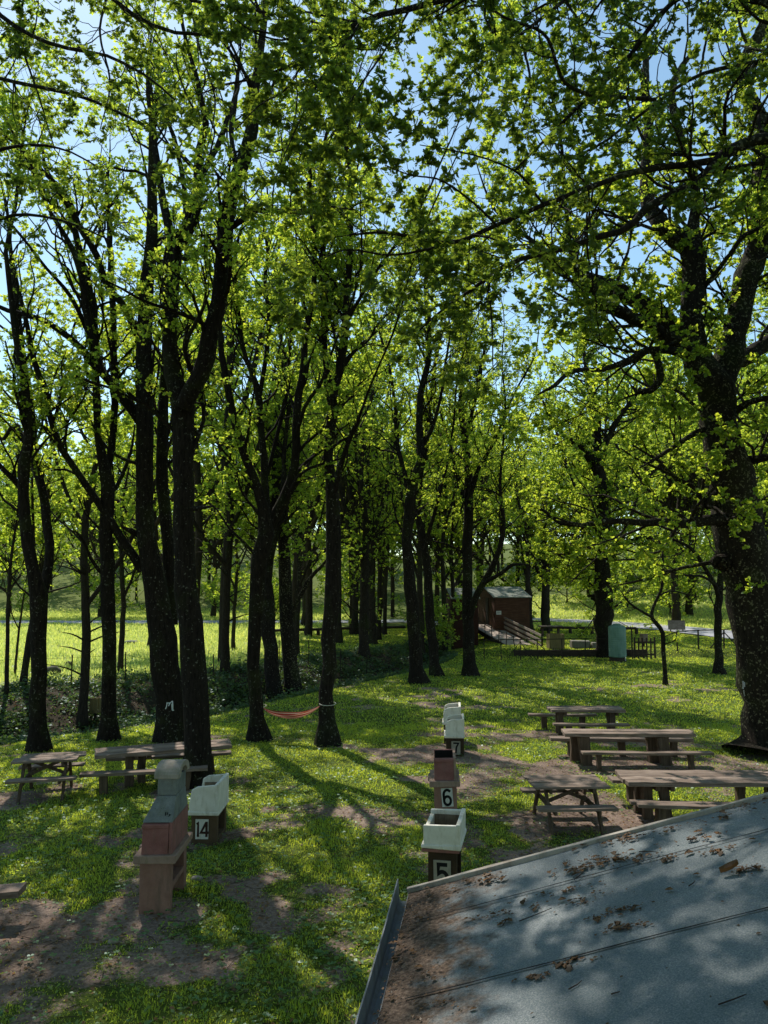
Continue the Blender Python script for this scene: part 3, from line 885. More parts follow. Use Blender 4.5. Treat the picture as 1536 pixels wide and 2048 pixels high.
px_tree('by_hut', 'dark tree with a low leaning right limb, in front of the red hut', (940, 1352), [
    ([(941, 1354, 34), (940, 1325, 25), (937, 1270, 22), (935, 1200, 21), (935, 1130, 20), (936, 1050, 20), (938, 975, 18), (933, 900, 14), (923, 825, 12), (925, 740, 10), (930, 650, 8)], 0, 0.8),
    ([(940, 1235, 13), (948, 1200, 13), (966, 1167, 13), (989, 1125, 12), (1003, 1090, 11), (1006, 1030, 9), (1000, 980, 7), (1005, 900, 5)], 0, -1.8),
    ([(966, 1167, 8), (1000, 1148, 8), (1026, 1130, 7), (1060, 1130, 5)], -0.8, -2.4, False),
    ([(937, 1000, 9), (955, 940, 8), (985, 890, 7), (1010, 830, 5)], 0, -1.5),
    ([(935, 1020, 8), (915, 960, 7), (900, 890, 6), (885, 840, 4)], 0, 1.2),
    ([(930, 880, 8), (950, 800, 7), (965, 720, 6)], 0.3, -1.5),
], zmin=5.2, d1=2.0)
px_tree('behind_tank', 'broad spreading oak standing right behind the green water tank', (1212, 1308), [
    ([(1212, 1310, 44), (1210, 1290, 36), (1208, 1240, 35), (1207, 1195, 36), (1206, 1150, 31), (1205, 1080, 28), (1203, 1000, 27), (1195, 940, 24), (1180, 915, 18), (1163, 893, 14), (1140, 880, 11), (1110, 850, 9), (1085, 800, 7)], 0, -2.0),
    ([(1196, 945, 16), (1194, 890, 14), (1193, 825, 12), (1180, 790, 10), (1172, 730, 8), (1160, 660, 6)], 0, 0.8),
    ([(1196, 920, 12), (1215, 880, 11), (1235, 840, 10), (1265, 800, 8), (1290, 760, 6)], 0, -1.5),
    ([(1205, 1050, 10), (1170, 1050, 9), (1120, 1045, 8), (1085, 1020, 6), (1050, 1010, 5)], 0, -3, False),
    ([(1208, 1120, 10), (1250, 1088, 10), (1300, 1075, 8), (1350, 1090, 6), (1390, 1120, 4)], 0, -3, False),
    ([(1206, 1130, 9), (1165, 1110, 8), (1120, 1110, 7), (1070, 1130, 5)], 0, 2.5, False),
    ([(1203, 1010, 10), (1240, 975, 9), (1285, 960, 8), (1330, 920, 6)], 0, 2.5),
    ([(1186, 1192, 14), (1200, 1205, 12), (1206, 1215, 8)], 0, 0, False),
], zmin=3.4, leaf=0.15, d1=2.8, gap=.12, per_twig=11, perp1=1.0, up1=0.15, ztop=15, l1=(1.6, 4.0))
px_tree('sapling', 'thin crooked young tree alone on the right lawn, forking low', (1331, 1370), [
    ([(1331, 1371, 12), (1330, 1340, 9), (1327, 1301, 9), (1322, 1257, 9), (1303, 1234, 8), (1308, 1212, 6), (1321, 1184, 6), (1326, 1120, 5), (1322, 1090, 4), (1313, 1070, 3)], 0, 0.3, False),
    ([(1303, 1234, 6), (1282, 1222, 5), (1258, 1205, 4), (1240, 1180, 3)], 0, -0.6, False),
    ([(1321, 1190, 4), (1340, 1182, 3), (1372, 1188, 2.5), (1405, 1195, 2)], 0, 0.8, False),
], zmin=2.6, leaf=0.10, d1=2.2, l1=(0.5, 1.3), l2=(.3, .7), ztop=7, flare=0.2, sides=8)
px_tree('right_young', 'slim grey trunked tree just left of the big oak on the right', (1438, 1348), [
    ([(1440, 1350, 26), (1437, 1320, 17), (1436, 1262, 14), (1438, 1197, 14), (1442, 1145, 12), (1446, 1080, 11), (1440, 1000, 9), (1430, 930, 7)], 0, 0.5),
    ([(1438, 1200, 9), (1430, 1171, 9), (1412, 1140, 8), (1383, 1098, 7), (1350, 1080, 5), (1310, 1070, 4)], 0, -0.5, False),
    ([(1440, 1180, 6), (1410, 1155, 5), (1370, 1150, 4), (1330, 1140, 3)], 0, -1.5, False),
], zmin=3.4, d1=2.0, perp1=1.0, up1=0.1, l1=(0.9, 2.4), ztop=12)
px_tree('big_oak', 'huge gnarled oak at the right edge with thick crooked limbs', (1520, 1508), [
    ([(1540, 1512, 142), (1535, 1450, 100), (1527, 1350, 90), (1508, 1250, 86), (1486, 1140, 90), (1473, 1060, 96), (1468, 1000, 90), (1453, 900, 76), (1438, 825, 68), (1423, 768, 72), (1402, 728, 58), (1387, 690, 46), (1383, 640, 42), (1388, 575, 41), (1384, 510, 42), (1387, 440, 20), (1392, 380, 17), (1372, 310, 16), (1350, 235, 14), (1344, 175, 12), (1366, 130, 10), (1388, 100, 8)], 0, -1.0),
    ([(1382, 500, 36), (1352, 478, 36), (1320, 445, 32), (1302, 420, 28), (1292, 350, 20), (1297, 250, 17), (1290, 160, 14), (1296, 80, 11)], -0.6, 1.2),
    ([(1428, 775, 66), (1453, 728, 58), (1470, 660, 46), (1484, 600, 45), (1498, 550, 45), (1514, 500, 42), (1526, 420, 38), (1526, 340, 33), (1530, 270, 28), (1510, 215, 26), (1488, 180, 25), (1484, 140, 22), (1505, 90, 20), (1536, 40, 17), (1560, -40, 14)], 0, 0.8),
    ([(1468, 720, 34), (1490, 715, 32), (1520, 695, 30), (1560, 668, 26), (1620, 620, 20)], 0, 1.5),
    ([(1395, 720, 26), (1363, 692, 26), (1308, 656, 24), (1245, 625, 21), (1205, 600, 19), (1184, 574, 16), (1160, 562, 12), (1150, 530, 9)], -0.3, -2.4),
    ([(1378, 700, 34), (1353, 676, 34), (1318, 628, 38), (1268, 596, 30), (1218, 574, 32), (1168, 554, 25), (1138, 526, 18), (1110, 520, 13), (1075, 490, 9)], -0.2, 1.2),
    ([(1395, 728, 20), (1363, 706, 18), (1330, 700, 15), (1292, 702, 14), (1250, 724, 12), (1205, 738, 10), (1140, 745, 9), (1110, 770, 8), (1075, 790, 6)], -0.4, -3.0, False),
    ([(1308, 700, 13), (1317, 730, 14), (1320, 755, 14), (1310, 775, 14), (1294, 782, 13), (1276, 784, 9), (1262, 770, 5)], -1.2, -1.2, False),
    ([(1412, 855, 14), (1380, 872, 10), (1343, 897, 9), (1310, 918, 7), (1280, 935, 5)], -0.3, -2.0, False),
    ([(1448, 1042, 26), (1420, 1040, 22), (1370, 1048, 19), (1330, 1044, 17), (1290, 1046, 14), (1220, 1042, 11), (1160, 1050, 9), (1110, 1035, 6)], -0.3, -3.2, False),
    ([(1462, 830, 20), (1480, 815, 15), (1505, 803, 12), (1560, 790, 9)], 0, -1.5),
    ([(1480, 930, 24), (1500, 920, 18), (1540, 914, 14), (1600, 900, 10)], 0, -1.0),
    ([(1386, 600, 12), (1420, 560, 9), (1455, 515, 8), (1490, 470, 8), (1530, 450, 7)], -0.5, -2.0, False),
    ([(1512, 300, 12), (1540, 230, 10), (1580, 150, 8)], 0, -2),
    ([(1424, 1000, 30), (1414, 1005, 26), (1410, 1012, 14)], -0.4, -0.6, False),
    ([(1446, 1125, 34), (1436, 1122, 26), (1432, 1120, 12)], -0.5, -0.6, False),
], zmin=4.6, leaf=0.12, d1=2.2, d2=2.8, per_twig=10, gap=.15, clear0=.42, perp1=0.9, up1=0.3, sides=20, K0=40, bark='bark_big', tmpl=HEX, l1=(1.2, 3.4), wob=0.035)



def pj(x, y, z):
    """where a point lands in the photograph (for limbs that start outside the frame)"""
    d = y * CP + (z - H) * SP
    return 768 + FPX * x / d, 1024 - FPX * ((z - H) * CP - y * SP) / d


# ---- the oak standing just outside the frame on the right; only its long limbs reach in -------------
def world_tree(name, label, cat, base, limbs, group=None, **kw):
    zg = float(hgt(base[0], base[1]))
    root = thing(name, label, cat, (base[0], base[1], zg), 0, group)
    tr, cr, n = grow_tree([(np.array(p, float), np.array(r, float)) for p, r in limbs], root=root, origin=np.array([base[0], base[1], zg]), **kw)
    return root


def pl(pts, y0, y1):
    return [tuple(U(p[0], p[1], y0 + (y1 - y0) * i / (len(pts) - 1))) for i, p in enumerate(pts)]


def rw(ws, Y):
    return [w / 2 / FPX * Y for w in ws]


A_px = [(1536, 275), (1483, 290), (1438, 320), (1408, 355), (1343, 390), (1288, 420), (1258, 455), (1193, 475), (1118, 500), (1013, 530), (943, 580), (883, 620), (840, 660)]
B_px = [(1438, 320), (1368, 330), (1268, 345), (1193, 370), (1088, 410), (993, 450), (908, 485), (768, 465), (700, 470)]
C_px = [(868, 4), (820, 18), (768, 26), (720, 45), (675, 65), (640, 90), (615, 110), (550, 145), (475, 165), (435, 172), (395, 190)]
D_px = [(1536, -60), (1400, -30), (1310, 40), (1270, 100), (1180, 190), (1110, 260), (1060, 310), (1030, 340)]
E_px = [(1310, 200), (1250, 195), (1180, 190), (1130, 165), (1090, 70), (1020, 40), (960, 10), (900, 30)]
world_tree('oak_tree', 'oak rooted outside the frame, its long dark limbs reaching in from the upper right', 'tree', (8.3, 11.6), [
    ([(8.3, 11.6, -.1), (8.25, 11.5, .5), (8.2, 11.4, 4), (7.9, 11.3, 7.5), (8.1, 11.2, 10), (8.8, 11, 13), (9.2, 11, 16)], [.55, .42, .36, .32, .26, .18, .06]),
    ([(7.95, 11.3, 8.4), (6.8, 11.0, 9.6)] + pl(A_px, 10.6, 9.2), [.15, .14] + rw([23, 23, 25, 20, 17, 15, 13, 11, 10, 8, 6, 4, 3], 11)),
    (pl(B_px, 10.4, 8.6), rw([15, 12, 11, 10, 9, 8, 7, 5, 3], 11)),
    ([(8.0, 11.3, 9.5), (6.6, 10.6, 12.2), (4.2, 10.0, 12.9), (2.2, 9.6, 12.4)] + pl(C_px, 9.3, 8.2), [.14, .12, .10, .085] + rw([13, 11, 10, 9, 8, 7, 6, 5, 4, 3, 2], 10)),
    ([(8.0, 11.3, 9.8), (6.6, 11.5, 12.0)] + pl(D_px, 11.5, 12.5), [.12, .10] + rw([12, 11, 10, 9, 8, 7, 5, 4], 12)),
    (pl(E_px, 12.0, 10.0), rw([8, 8, 8, 7, 6, 5, 4, 3], 12)),
    (pl([(1010, 532), (978, 570), (982, 620), (985, 680), (986, 740)], 9.6, 9.3), rw([4, 4, 3, 3, 2], 10)),
    (pl([(615, 110), (598, 130), (594, 200), (582, 270), (572, 290)], 8.7, 8.6), rw([4, 3, 3, 2, 2], 9)),
    (pl([(940, 470), (990, 480), (1010, 515), (955, 500)], 9.0, 8.6), rw([5, 4, 3, 2], 9)),
    (pl([(908, 485), (850, 500), (780, 510), (690, 500), (640, 520)], 8.8, 7.8), rw([6, 5, 4, 3, 2], 9)),
    (pl([(720, 45), (690, 90), (640, 160), (600, 240), (560, 330)], 8.6, 7.5), rw([6, 5, 4, 3, 2], 8)),
    (pl([(820, 18), (770, 100), (715, 180), (670, 260), (640, 330)], 9.2, 7.8), rw([6, 5, 4, 3, 2], 8)),
    (pl([(675, 65), (620, 60), (560, 80), (500, 60), (450, 20)], 8.8, 7.3), rw([6, 5, 4, 3, 2], 8)),
    (pl([(615, 110), (570, 180), (520, 210), (470, 260)], 8.7, 7.4), rw([5, 4, 3, 2], 8)),
    (pl([(993, 450), (940, 400), (880, 360), (820, 350), (770, 330)], 9.0, 7.6), rw([6, 5, 4, 3, 2], 8)),
    (pl([(1088, 410), (1040, 350), (980, 320), (900, 300), (840, 290)], 9.4, 8.2), rw([6, 5, 4, 3, 2], 8)),
    ([(8.0, 11.4, 9.0), (7.0, 12.4, 11.0)] + pl([(1580, 120), (1480, 130), (1400, 150), (1280, 230), (1180, 300), (1090, 330)], 13.2, 12.6), [.12, .10] + rw([10, 9, 8, 6, 5, 3], 13)),
    ([(8.2, 11.2, 10.5), (6.5, 11.8, 13.6)] + pl([(1240, -80), (1130, 0), (1040, 70), (960, 130), (880, 220)], 12.8, 12.0), [.11, .09] + rw([9, 8, 7, 5, 3], 12)),
    (pl([(1130, 0), (1180, 80), (1210, 160)], 12.7, 12.6), rw([6, 5, 3], 12)),
    (pl([(1040, 70), (1060, 170), (1040, 240)], 12.4, 12.2), rw([6, 5, 3], 12)),
    (pl([(1400, 150), (1420, 60), (1460, 0)], 13, 12.8), rw([6, 5, 3], 12)),
    (pl([(720, 45), (640, 30), (580, 10), (540, -40)], 9.0, 7.6), rw([5, 4, 3, 2], 9)),
], zmin=4.5, leaf=0.092, tmpl=LOBED, lmat='leaf_shade_tone', gap=.08, d1=2.0, d2=3.4, d3=4.4, l1=(0.7, 2.0), l2=(.35, .9), l3=(.15, .35), per_twig=13, up1=0.05, perp1=0.9, sides=12, K0=34, bark='bark_big')


L_px = [(-60, -40), (0, 30), (60, 70), (130, 95), (210, 110), (290, 150), (350, 200)]  # added oak fills the top left; its shadow falls behind the camera
L2_px = [(-60, 330), (0, 300), (70, 290), (130, 300), (190, 330)]
L3_px = [(150, -80), (240, 10), (330, 60), (420, 70), (520, 60), (600, 90)]
world_tree('oak_tree', 'added oak rooted outside the frame, leafy limb ends hanging into the top left', 'tree', (-8.2, 9.0), [
    ([(-8.2, 9.0, -.1), (-8.2, 9.0, .5), (-8.1, 9.0, 4), (-8.0, 9.1, 8), (-8.3, 9.2, 12), (-8.6, 9.2, 16)], [.42, .33, .29, .25, .17, .06]),
    ([(-8.0, 9.1, 8.0), (-7.2, 9.6, 11.0)] + pl(L_px, 10.5, 9.5), [.12, .10] + rw([10, 9, 8, 7, 6, 5, 3], 11)),
    ([(-8.0, 9.1, 7.0), (-6.8, 10.4, 8.8)] + pl(L2_px, 10.8, 10.5), [.10, .08] + rw([8, 7, 6, 4, 3], 11)),
    ([(-8.1, 9.1, 9.0), (-6.5, 9.0, 12.5)] + pl(L3_px, 9.3, 8.8), [.11, .09] + rw([9, 8, 7, 6, 4, 3], 10)),
    ([(-8.0, 9.1, 8.5), (-8.0, 11.6, 10.5)] + pl([(-60, 150), (60, 170), (180, 200), (300, 260), (380, 330)], 12.8, 12.2), [.11, .09] + rw([9, 8, 7, 5, 3], 12)),
    ([(-8.0, 9.1, 7.5), (-8.2, 11.8, 8.8)] + pl([(-80, 480), (30, 430), (120, 440), (220, 480)], 13.0, 12.6), [.10, .08] + rw([8, 7, 5, 3], 12)),
    ([(-8.2, 9.2, 10.5), (-7.0, 11.6, 14.5)] + pl([(60, -70), (220, -30), (380, 0), (560, 30), (700, 60)], 13.2, 12.2), [.10, .09] + rw([9, 8, 7, 5, 3], 12)),
    (pl([(60, -60), (40, 60), (80, 200), (110, 300)], 13, 12.4), rw([6, 5, 4, 2], 12)),
    (pl([(220, -30), (200, 60), (220, 170), (200, 260)], 13, 12.4), rw([6, 5, 4, 2], 12)),
    (pl([(380, 0), (400, 100), (430, 200), (420, 280)], 12.8, 12.2), rw([6, 5, 4, 2], 12)),
], zmin=7.0, leaf=0.082, gap=.10, tmpl=LOBED, lmat='leaf_shade_tone', d1=2.0, d2=3.0, d3=4.0, l1=(0.6, 1.7), l2=(.35, .8), l3=(.15, .35), per_twig=13, up1=0.05, perp1=0.9, sides=12, K0=30, bark='bark_big', clear0=.55)


# ---- more trees one can tell apart behind the front row ------------------------------------------
def wood_tree(label, px, py, w, top=None, forks=3, h=15.0, cb=4.5, spread=1.0, leaf=0.16, Yd=None, lean=0.0, lean2=0.0, twigs=8, d1=1.6, group='trees behind the front row', name='tree', bare=0, low=False):
    b = G(px, py) if Yd is None else U(px, py, Yd)
    x, y = b[0], b[1]; zg = float(hgt(x, y))
    r = w / 2 / FPX * y
    zs = np.array([-.1, .3, h * .1, h * .25, h * .45, h * .65, h * .85, h]) 
    ph = rng.random() * 6
    P = [(x + lean * z + 0.02 * z * math.sin(z * .7 + ph), y + lean2 * z + .02 * z * math.cos(z * .6 + ph), zg + z) for z in zs]
    limbs = [(P, r * np.array([1.45, 1.1, 1.0, .9, .75, .5, .28, .1]))]
    for k in range(forks):
        z0 = h * (0.26 + 0.36 * k / max(forks, 1) + rng.uniform(0, .06)); a = ph + k * 2.4 + rng.uniform(-.5, .5)
        i = np.interp(z0, zs, np.arange(len(zs))); p0 = np.array([np.interp(z0, zs, np.array(P)[:, c]) for c in range(3)])
        L = (h - z0) * .95; dx, dy = math.cos(a) * spread, math.sin(a) * spread
        pts = [p0] + [p0 + np.array([dx * L * .42 * t ** .7, dy * L * .42 * t ** .7, L * t]) for t in (.15, .35, .6, .85, 1.0)]
        r0 = r * .62 * np.interp(z0, [0, h], [1, .5])
        limbs.append((pts, r0 * np.array([1, .9, .75, .5, .3, .12])))
    for k in range(bare):
        z0 = rng.uniform(1.6, h * .5); a = rng.uniform(0, 6.3); p0 = np.array([np.interp(z0, zs, np.array(P)[:, c]) for c in range(3)])
        L = rng.uniform(.8, 2.2)
        limbs.append(([p0, p0 + np.array([math.cos(a) * L * .5, math.sin(a) * L * .5, L * .2]), p0 + np.array([math.cos(a) * L, math.sin(a) * L, L * .3])], [r * .22, r * .14, .006]))
    return world_tree(name, label, 'tree', (x, y), limbs, group, zmin=zg + cb, leaf=leaf, per_twig=twigs, d1=d1, d2=2.2, d3=2.6, sides=10, K0=20, bark='bark_far', lmat='leaf', tmpl=KITE, l1=(1.2, 3.2), perp1=.9, up1=.25)


wood_tree('trunk with many thin bare sideways twigs on the left bank', 165, 1425, 18, forks=2, h=15, cb=6.5, bare=16, Yd=27)
wood_tree('slim two stemmed tree at the meadow edge, right of the straight left oak', 240, 1345, 11, forks=2, h=11, cb=4, spread=.5)
wood_tree('thin upright trunk at the extreme left edge, in front of the bright meadow', 12, 1392, 8, forks=1, h=10, cb=3)
wood_tree('little crooked stem near the left edge, between two upright trunks', 30, 1350, 5, forks=1, h=6, cb=2, lean=.05)
wood_tree('leaning trunk on the left bank, just left of the forked oak', 46, 1372, 13, forks=2, h=12, cb=3.5, lean=.10)
wood_tree('dark straight trunk on the bank between twin trunks and hammock', 450, 1345, 17, forks=3, h=16, cb=4.5, spread=1.1, bare=5)
wood_tree('slim forked trunk right of the dark straight one, near the low log rail', 467, 1300, 8, forks=3, h=11, cb=3, spread=.8)
wood_tree('thin pole straight trunk behind the shaggy brownish trunk', 594, 1312, 10, forks=2, h=14, cb=5)
wood_tree('ivy covered trunk left of the three slim trunks', 728, 1312, 20, forks=3, h=15, cb=1.6, spread=.6, leaf=.11, d1=2.6)
wood_tree('first and thickest of three slim trunks grouped behind the log rail', 746, 1288, 15, forks=2, h=15, cb=4.5, spread=.6, lean=-.02)
wood_tree('middle one of three slim trunks grouped behind the log rail', 757, 1280, 11, forks=2, h=14, cb=5, spread=.6, lean=.01)
wood_tree('thinnest of three slim trunks, the one on the right, behind the log rail', 770, 1270, 8, forks=1, h=13, cb=5, spread=.6, lean=.02)
wood_tree('dark trunk half hidden behind the leaning centre tree', 842, 1306, 13, forks=3, h=15, cb=4.5)
wood_tree('dark straight trunk before the shaded second hut', 889, 1302, 11, forks=3, h=15, cb=3.0, d1=2.2)
wood_tree('trunk right beside the shaded second hut, left of the red hut', 907, 1298, 9, forks=3, h=14, cb=2.6, d1=2.2)
wood_tree('slim trunk touching the right wall of the red hut', 1060, 1264, 12, forks=3, h=14, cb=3.2, spread=1.2, d1=2.0)
wood_tree('broad short trunk with wide low crown right of the red hut', 1092, 1262, 18, forks=5, h=12, cb=2.8, spread=1.9, d1=2.2)


# ---- prototypes for the mass of farther trees ----------------------------------------------------
def proto(kind, label, group, loc, rz, sc):
    h, cb, r, forks, spread, leaf = kind['h'], kind['cb'], kind['r'], kind['forks'], kind['spread'], kind['leaf']
    limbs = []
    zs = np.array([-.2, .3, h * .1, h * .25, h * .45, h * .65, h * .85, h]); ph = rng.random() * 6
    P = [(0.03 * z * math.sin(z * .5 + ph), .03 * z * math.cos(z * .4 + ph), z) for z in zs]
    limbs.append((np.array(P, float), r * np.array([1.4, 1.1, 1.0, .9, .75, .5, .28, .1])))
    for k in range(forks):
        z0 = h * (kind['f0'] + (0.62 - kind['f0']) * k / forks + rng.uniform(0, .06)); a = ph + k * 2.4
        p0 = np.array([np.interp(z0, zs, np.array(P)[:, c]) for c in range(3)])
        L = (h - z0) * .95; dx, dy = math.cos(a) * spread, math.sin(a) * spread
        pts = [p0] + [p0 + np.array([dx * L * .42 * t ** .7, dy * L * .42 * t ** .7, L * (t ** kind.get('bow', 1))]) for t in (.15, .35, .6, .85, 1.0)]
        limbs.append((np.array(pts), r * .6 * np.array([1, .9, .75, .5, .3, .12])))
    root = thing('tree', label, 'tree', (0, 0, 0), 0, group)
    grow_tree([(p, rr) for p, rr in limbs], zmin=cb, leaf=leaf, per_twig=kind['per'], d1=kind['d1'], d2=2.0, d3=2.4, root=root, sides=8, K0=16, bark='bark_far', lmat='leaf_far',
              tmpl=KITE, l1=kind['l1'], perp1=1.0, up1=.2, l2=(.6, 1.5), l3=(.3, .7))
    root.location = loc; root.rotation_euler = (0, 0, rz); root.scale = (sc, sc, sc)
    return root


KINDS = [
    dict(h=15, cb=2.5, r=.20, forks=6, spread=1.3, leaf=.16, f0=.2, per=13, d1=1.5, l1=(1.5, 3.5)),
    dict(h=13, cb=1.2, r=.17, forks=7, spread=1.5, leaf=.155, f0=.12, per=14, d1=1.7, l1=(1.4, 3.2)),
    dict(h=17, cb=4.0, r=.18, forks=4, spread=.8, leaf=.15, f0=.3, per=13, d1=1.6, l1=(1.4, 3.0)),
    dict(h=5.5, cb=0.1, r=.07, forks=9, spread=2.4, leaf=.19, f0=.03, per=9, d1=2.2, l1=(1.0, 2.2)),
]
PROTO = {}


def fill(k, x, y, sc, label, group):
    loc = gp(x, y); rz = rng.uniform(0, 6.28)
    if k not in PROTO:
        PROTO[k] = proto(KINDS[k], label, group, loc, rz, sc)
    else:
        dup(PROTO[k], loc, rz, label, (sc, sc, sc * rng.uniform(.9, 1.1)), group)


gj = ('tall leafy tree between the bank and the log rail, behind the front trunks', 'tall trees between bank and log rail')
for k, x, y in [(2, -7.8, 38), (2, -10.5, 43), (0, -14, 47), (2, -6, 52)]:
    fill(k, x, y, rng.uniform(1.15, 1.4), *gj)
ga = ('leafy tree in the row closing the far side of the bright left meadow', 'trees closing the far side of the left meadow')
gb = ('leafy tree in the belt behind the low log rail and the red hut', 'trees in the belt behind the log rail')
gc = ('leafy tree on the sunlit slope beyond the road', 'trees on the slope beyond the road')
gd = ('low leafy bush in the undergrowth behind the log rail', 'bushes behind the log rail')
ge = ('tree added outside the picture at the side, for shadows and side views', 'added trees at the sides')  # added outside the frame to cast shadows and fill side views
gf = ('low leafy bush at the foot of the slope beyond the road', 'bushes at the foot of the slope')
gg = ('low leafy bush along the far edge of the bright left meadow', 'bushes along the left meadow')
for (x, y) in [(-52, 84), (-45, 92), (-40, 83), (-34, 90), (-29, 82), (-24, 90), (-19, 84), (-15, 92), (-38, 103), (-27, 104), (-12, 82), (-60, 96)]:
    fill(int(rng.integers(0, 3)), x + rng.normal(0, 1), y, rng.uniform(1.15, 1.55), *ga)
for (x, y) in [(-9, 60), (-5.5, 56), (-7, 68), (-2.5, 63), (-2.2, 58), (-1, 72), (7, 70), (11.5, 66), (-6, 82), (1, 84), (6, 88), (11, 90), (0, 96), (-3, 50.5)]:
    fill(int(rng.integers(0, 3)), x, y, rng.uniform(1.1, 1.55), *gb)
for (x, y) in [(21, 104), (26, 98), (30, 101), (33, 90), (38, 95), (43, 86), (22, 106), (31, 110), (40, 108), (50, 95), (48, 74), (54, 82), (36, 80), (45, 62)]:
    fill(int(rng.integers(0, 3)), x, y, rng.uniform(1.15, 1.65), *gc)
for (x, y) in [(-8.5, 60), (-2.5, 64), (10.5, 66)]:
    fill(3, x, y, rng.uniform(.6, 1.0), *gd)
for (x, y, sc) in [(17.5, 61, 1.3), (27.5, 73, 1.8), (31, 65, 1.6), (36, 71, 1.9), (41, 58, 1.7), (10.5, 84, 1.6), (45, 80, 2.0), (33, 84, 1.9), (8.5, 80, 1.6)]:
    fill(int(rng.integers(0, 2)), x, y, sc, *gc)
for k in range(26):
    fill(int(rng.integers(0, 2)), rng.uniform(14, 90), rng.uniform(112, 150), rng.uniform(1.0, 1.5), *gc)
gk = ('dark leafy bush in front of the shaded second hut', None)
fill(3, 3.4, 49.4, .6, *gk)
for (x, y) in [(22, 93), (28, 89), (31, 84), (29, 76), (36, 72), (40, 66), (23, 84)]:
    fill(3, x, y, rng.uniform(.7, 1.2), *gf)
for (x, y) in [(-50, 78), (-42, 76), (-36, 79), (-20, 79), (-16, 77), (-28, 80), (-11, 73)]:
    fill(3, x, y, rng.uniform(.5, .9), *gg)
gh = ('tree of the wooded hill far behind the left meadow', 'trees of the far left hill')
for k in range(64):
    x = rng.uniform(-95, 8); y = rng.uniform(100, 160)
    fill(int(rng.integers(0, 2)), x, y, rng.uniform(.9, 1.35), *gh)
gi = ('unseen tree added behind or beside the viewer to block sky light', 'added trees around the viewer')  # unseen trees added around the camera to cut sky light and deepen shade
for k, x, y in [(0, -9, -6), (2, -3, -10), (0, 6, -9), (1, 12, -4), (0, 15.5, 7), (1, -12.5, 2), (0, 0, -18), (2, 21, -2), (1, -20, -4), (0, 15, 16), (2, 5.5, -5), (2, -5, -4.5), (2, 1, -7), (2, 10, 1)]:
    fill(k, x, y, rng.uniform(1.0, 1.2), *gi)
for k, x, y in [(0, -22, 25), (2, 15.5, 25), (0, 19, 33)]:
    fill(k, x, y, rng.uniform(1.0, 1.15), *ge)


# ------------------------------------------------------------------ picnic tables and benches
def cross_table(name, label, L, Wd, loc, rz, planks=4, seat_off=0.60, top_z=0.74, group='picnic tables', skew=0.0):
    t = thing(name, label, 'picnic table', loc, rz, group)
    mb = MB()
    pw = Wd / planks
    for k in range(planks):
        y = -Wd / 2 + pw * (k + .5)
        e = rng.normal(0, .012, 2) + (skew if k >= planks / 2 else 0)
        mb.plank((-L / 2 + e[0], y, top_z - .02 + rng.normal(0, .003)), (L / 2 + e[1], y, top_z - .02 + rng.normal(0, .003)), pw - .012, .04)
    mb.build('table_top', M['wood'], t, .004)
    for sg in (-1, 1):
        mb = MB(); 
        mb.plank((-L / 2 - .02, sg * seat_off, .43), (L / 2 + .03, sg * seat_off, .43), .24, .045)
        mb.build('seat', M['wood'], t, .004)
    xl = L / 2 - .22
    for sx in (-1, 1):
        for sg in (-1, 1):
            mb = MB(); mb.plank((sx * xl, sg * (seat_off + .07), -.06), (sx * xl, sg * .20, top_z - .045), .05, .085, .002, 3, up=(0, 1, .3))
            mb.build('leg', M['wood_leg'], t, .003)
        mb = MB(); mb.plank((sx * (xl - .055), -seat_off - .1, .385), (sx * (xl - .055), seat_off + .1, .385), .045, .085, .002, 3)
        mb.build('cross_beam', M['wood_leg'], t, .003)
        mb = MB(); mb.plank((sx * (xl - .055), -Wd / 2 + .04, top_z - .085), (sx * (xl - .055), Wd / 2 - .04, top_z - .085), .045, .08, .002, 3)
        mb.build('cross_beam', M['wood_leg'], t, .003)
    for sg in (-1, 1):
        mb = MB(); mb.plank((sg * (xl - .03), -.05 + .03 * sg, .40), (-sg * (xl - .12), -.05 + .03 * sg, top_z - .07), .03, .06, .001, 3)
        mb.build('brace', M['wood_leg'], t, .002)
    return t


def plank_table(name, label, L, Wd, loc, rz, legs, planks=3, top_z=0.74, th=0.075, group='picnic tables', lw=.17):
    t = thing(name, label, 'picnic table', loc, rz, group)
    mb = MB(); pw = Wd / planks
    for k in range(planks):
        y = -Wd / 2 + pw * (k + .5); e = rng.normal(0, .03, 2)
        mb.plank((-L / 2 + e[0], y, top_z - th / 2 + rng.normal(0, .004)), (L / 2 + e[1], y, top_z - th / 2 + rng.normal(0, .004)), pw - .018, th, .007, 12)
    mb.build('table_top', M['wood'], t, .008)
    for x, y, tilt in legs:
        mb = MB(); mb.plank((x + tilt, y, -.12), (x, y, top_z - th - .004), lw, lw * .9, .008, 5, up=(0, 1, 0))
        mb.build('leg', M['wood_leg'], t, .01)
    for x in sorted(set(round(l[0], 2) for l in legs)):
        mb = MB(); mb.plank((x + .12, -Wd / 2 + .08, top_z - th - .05), (x + .12, Wd / 2 - .08, top_z - th - .05), .07, .085, .004, 3)
        mb.build('cross_beam', M['wood_leg'], t, .004)
    return t


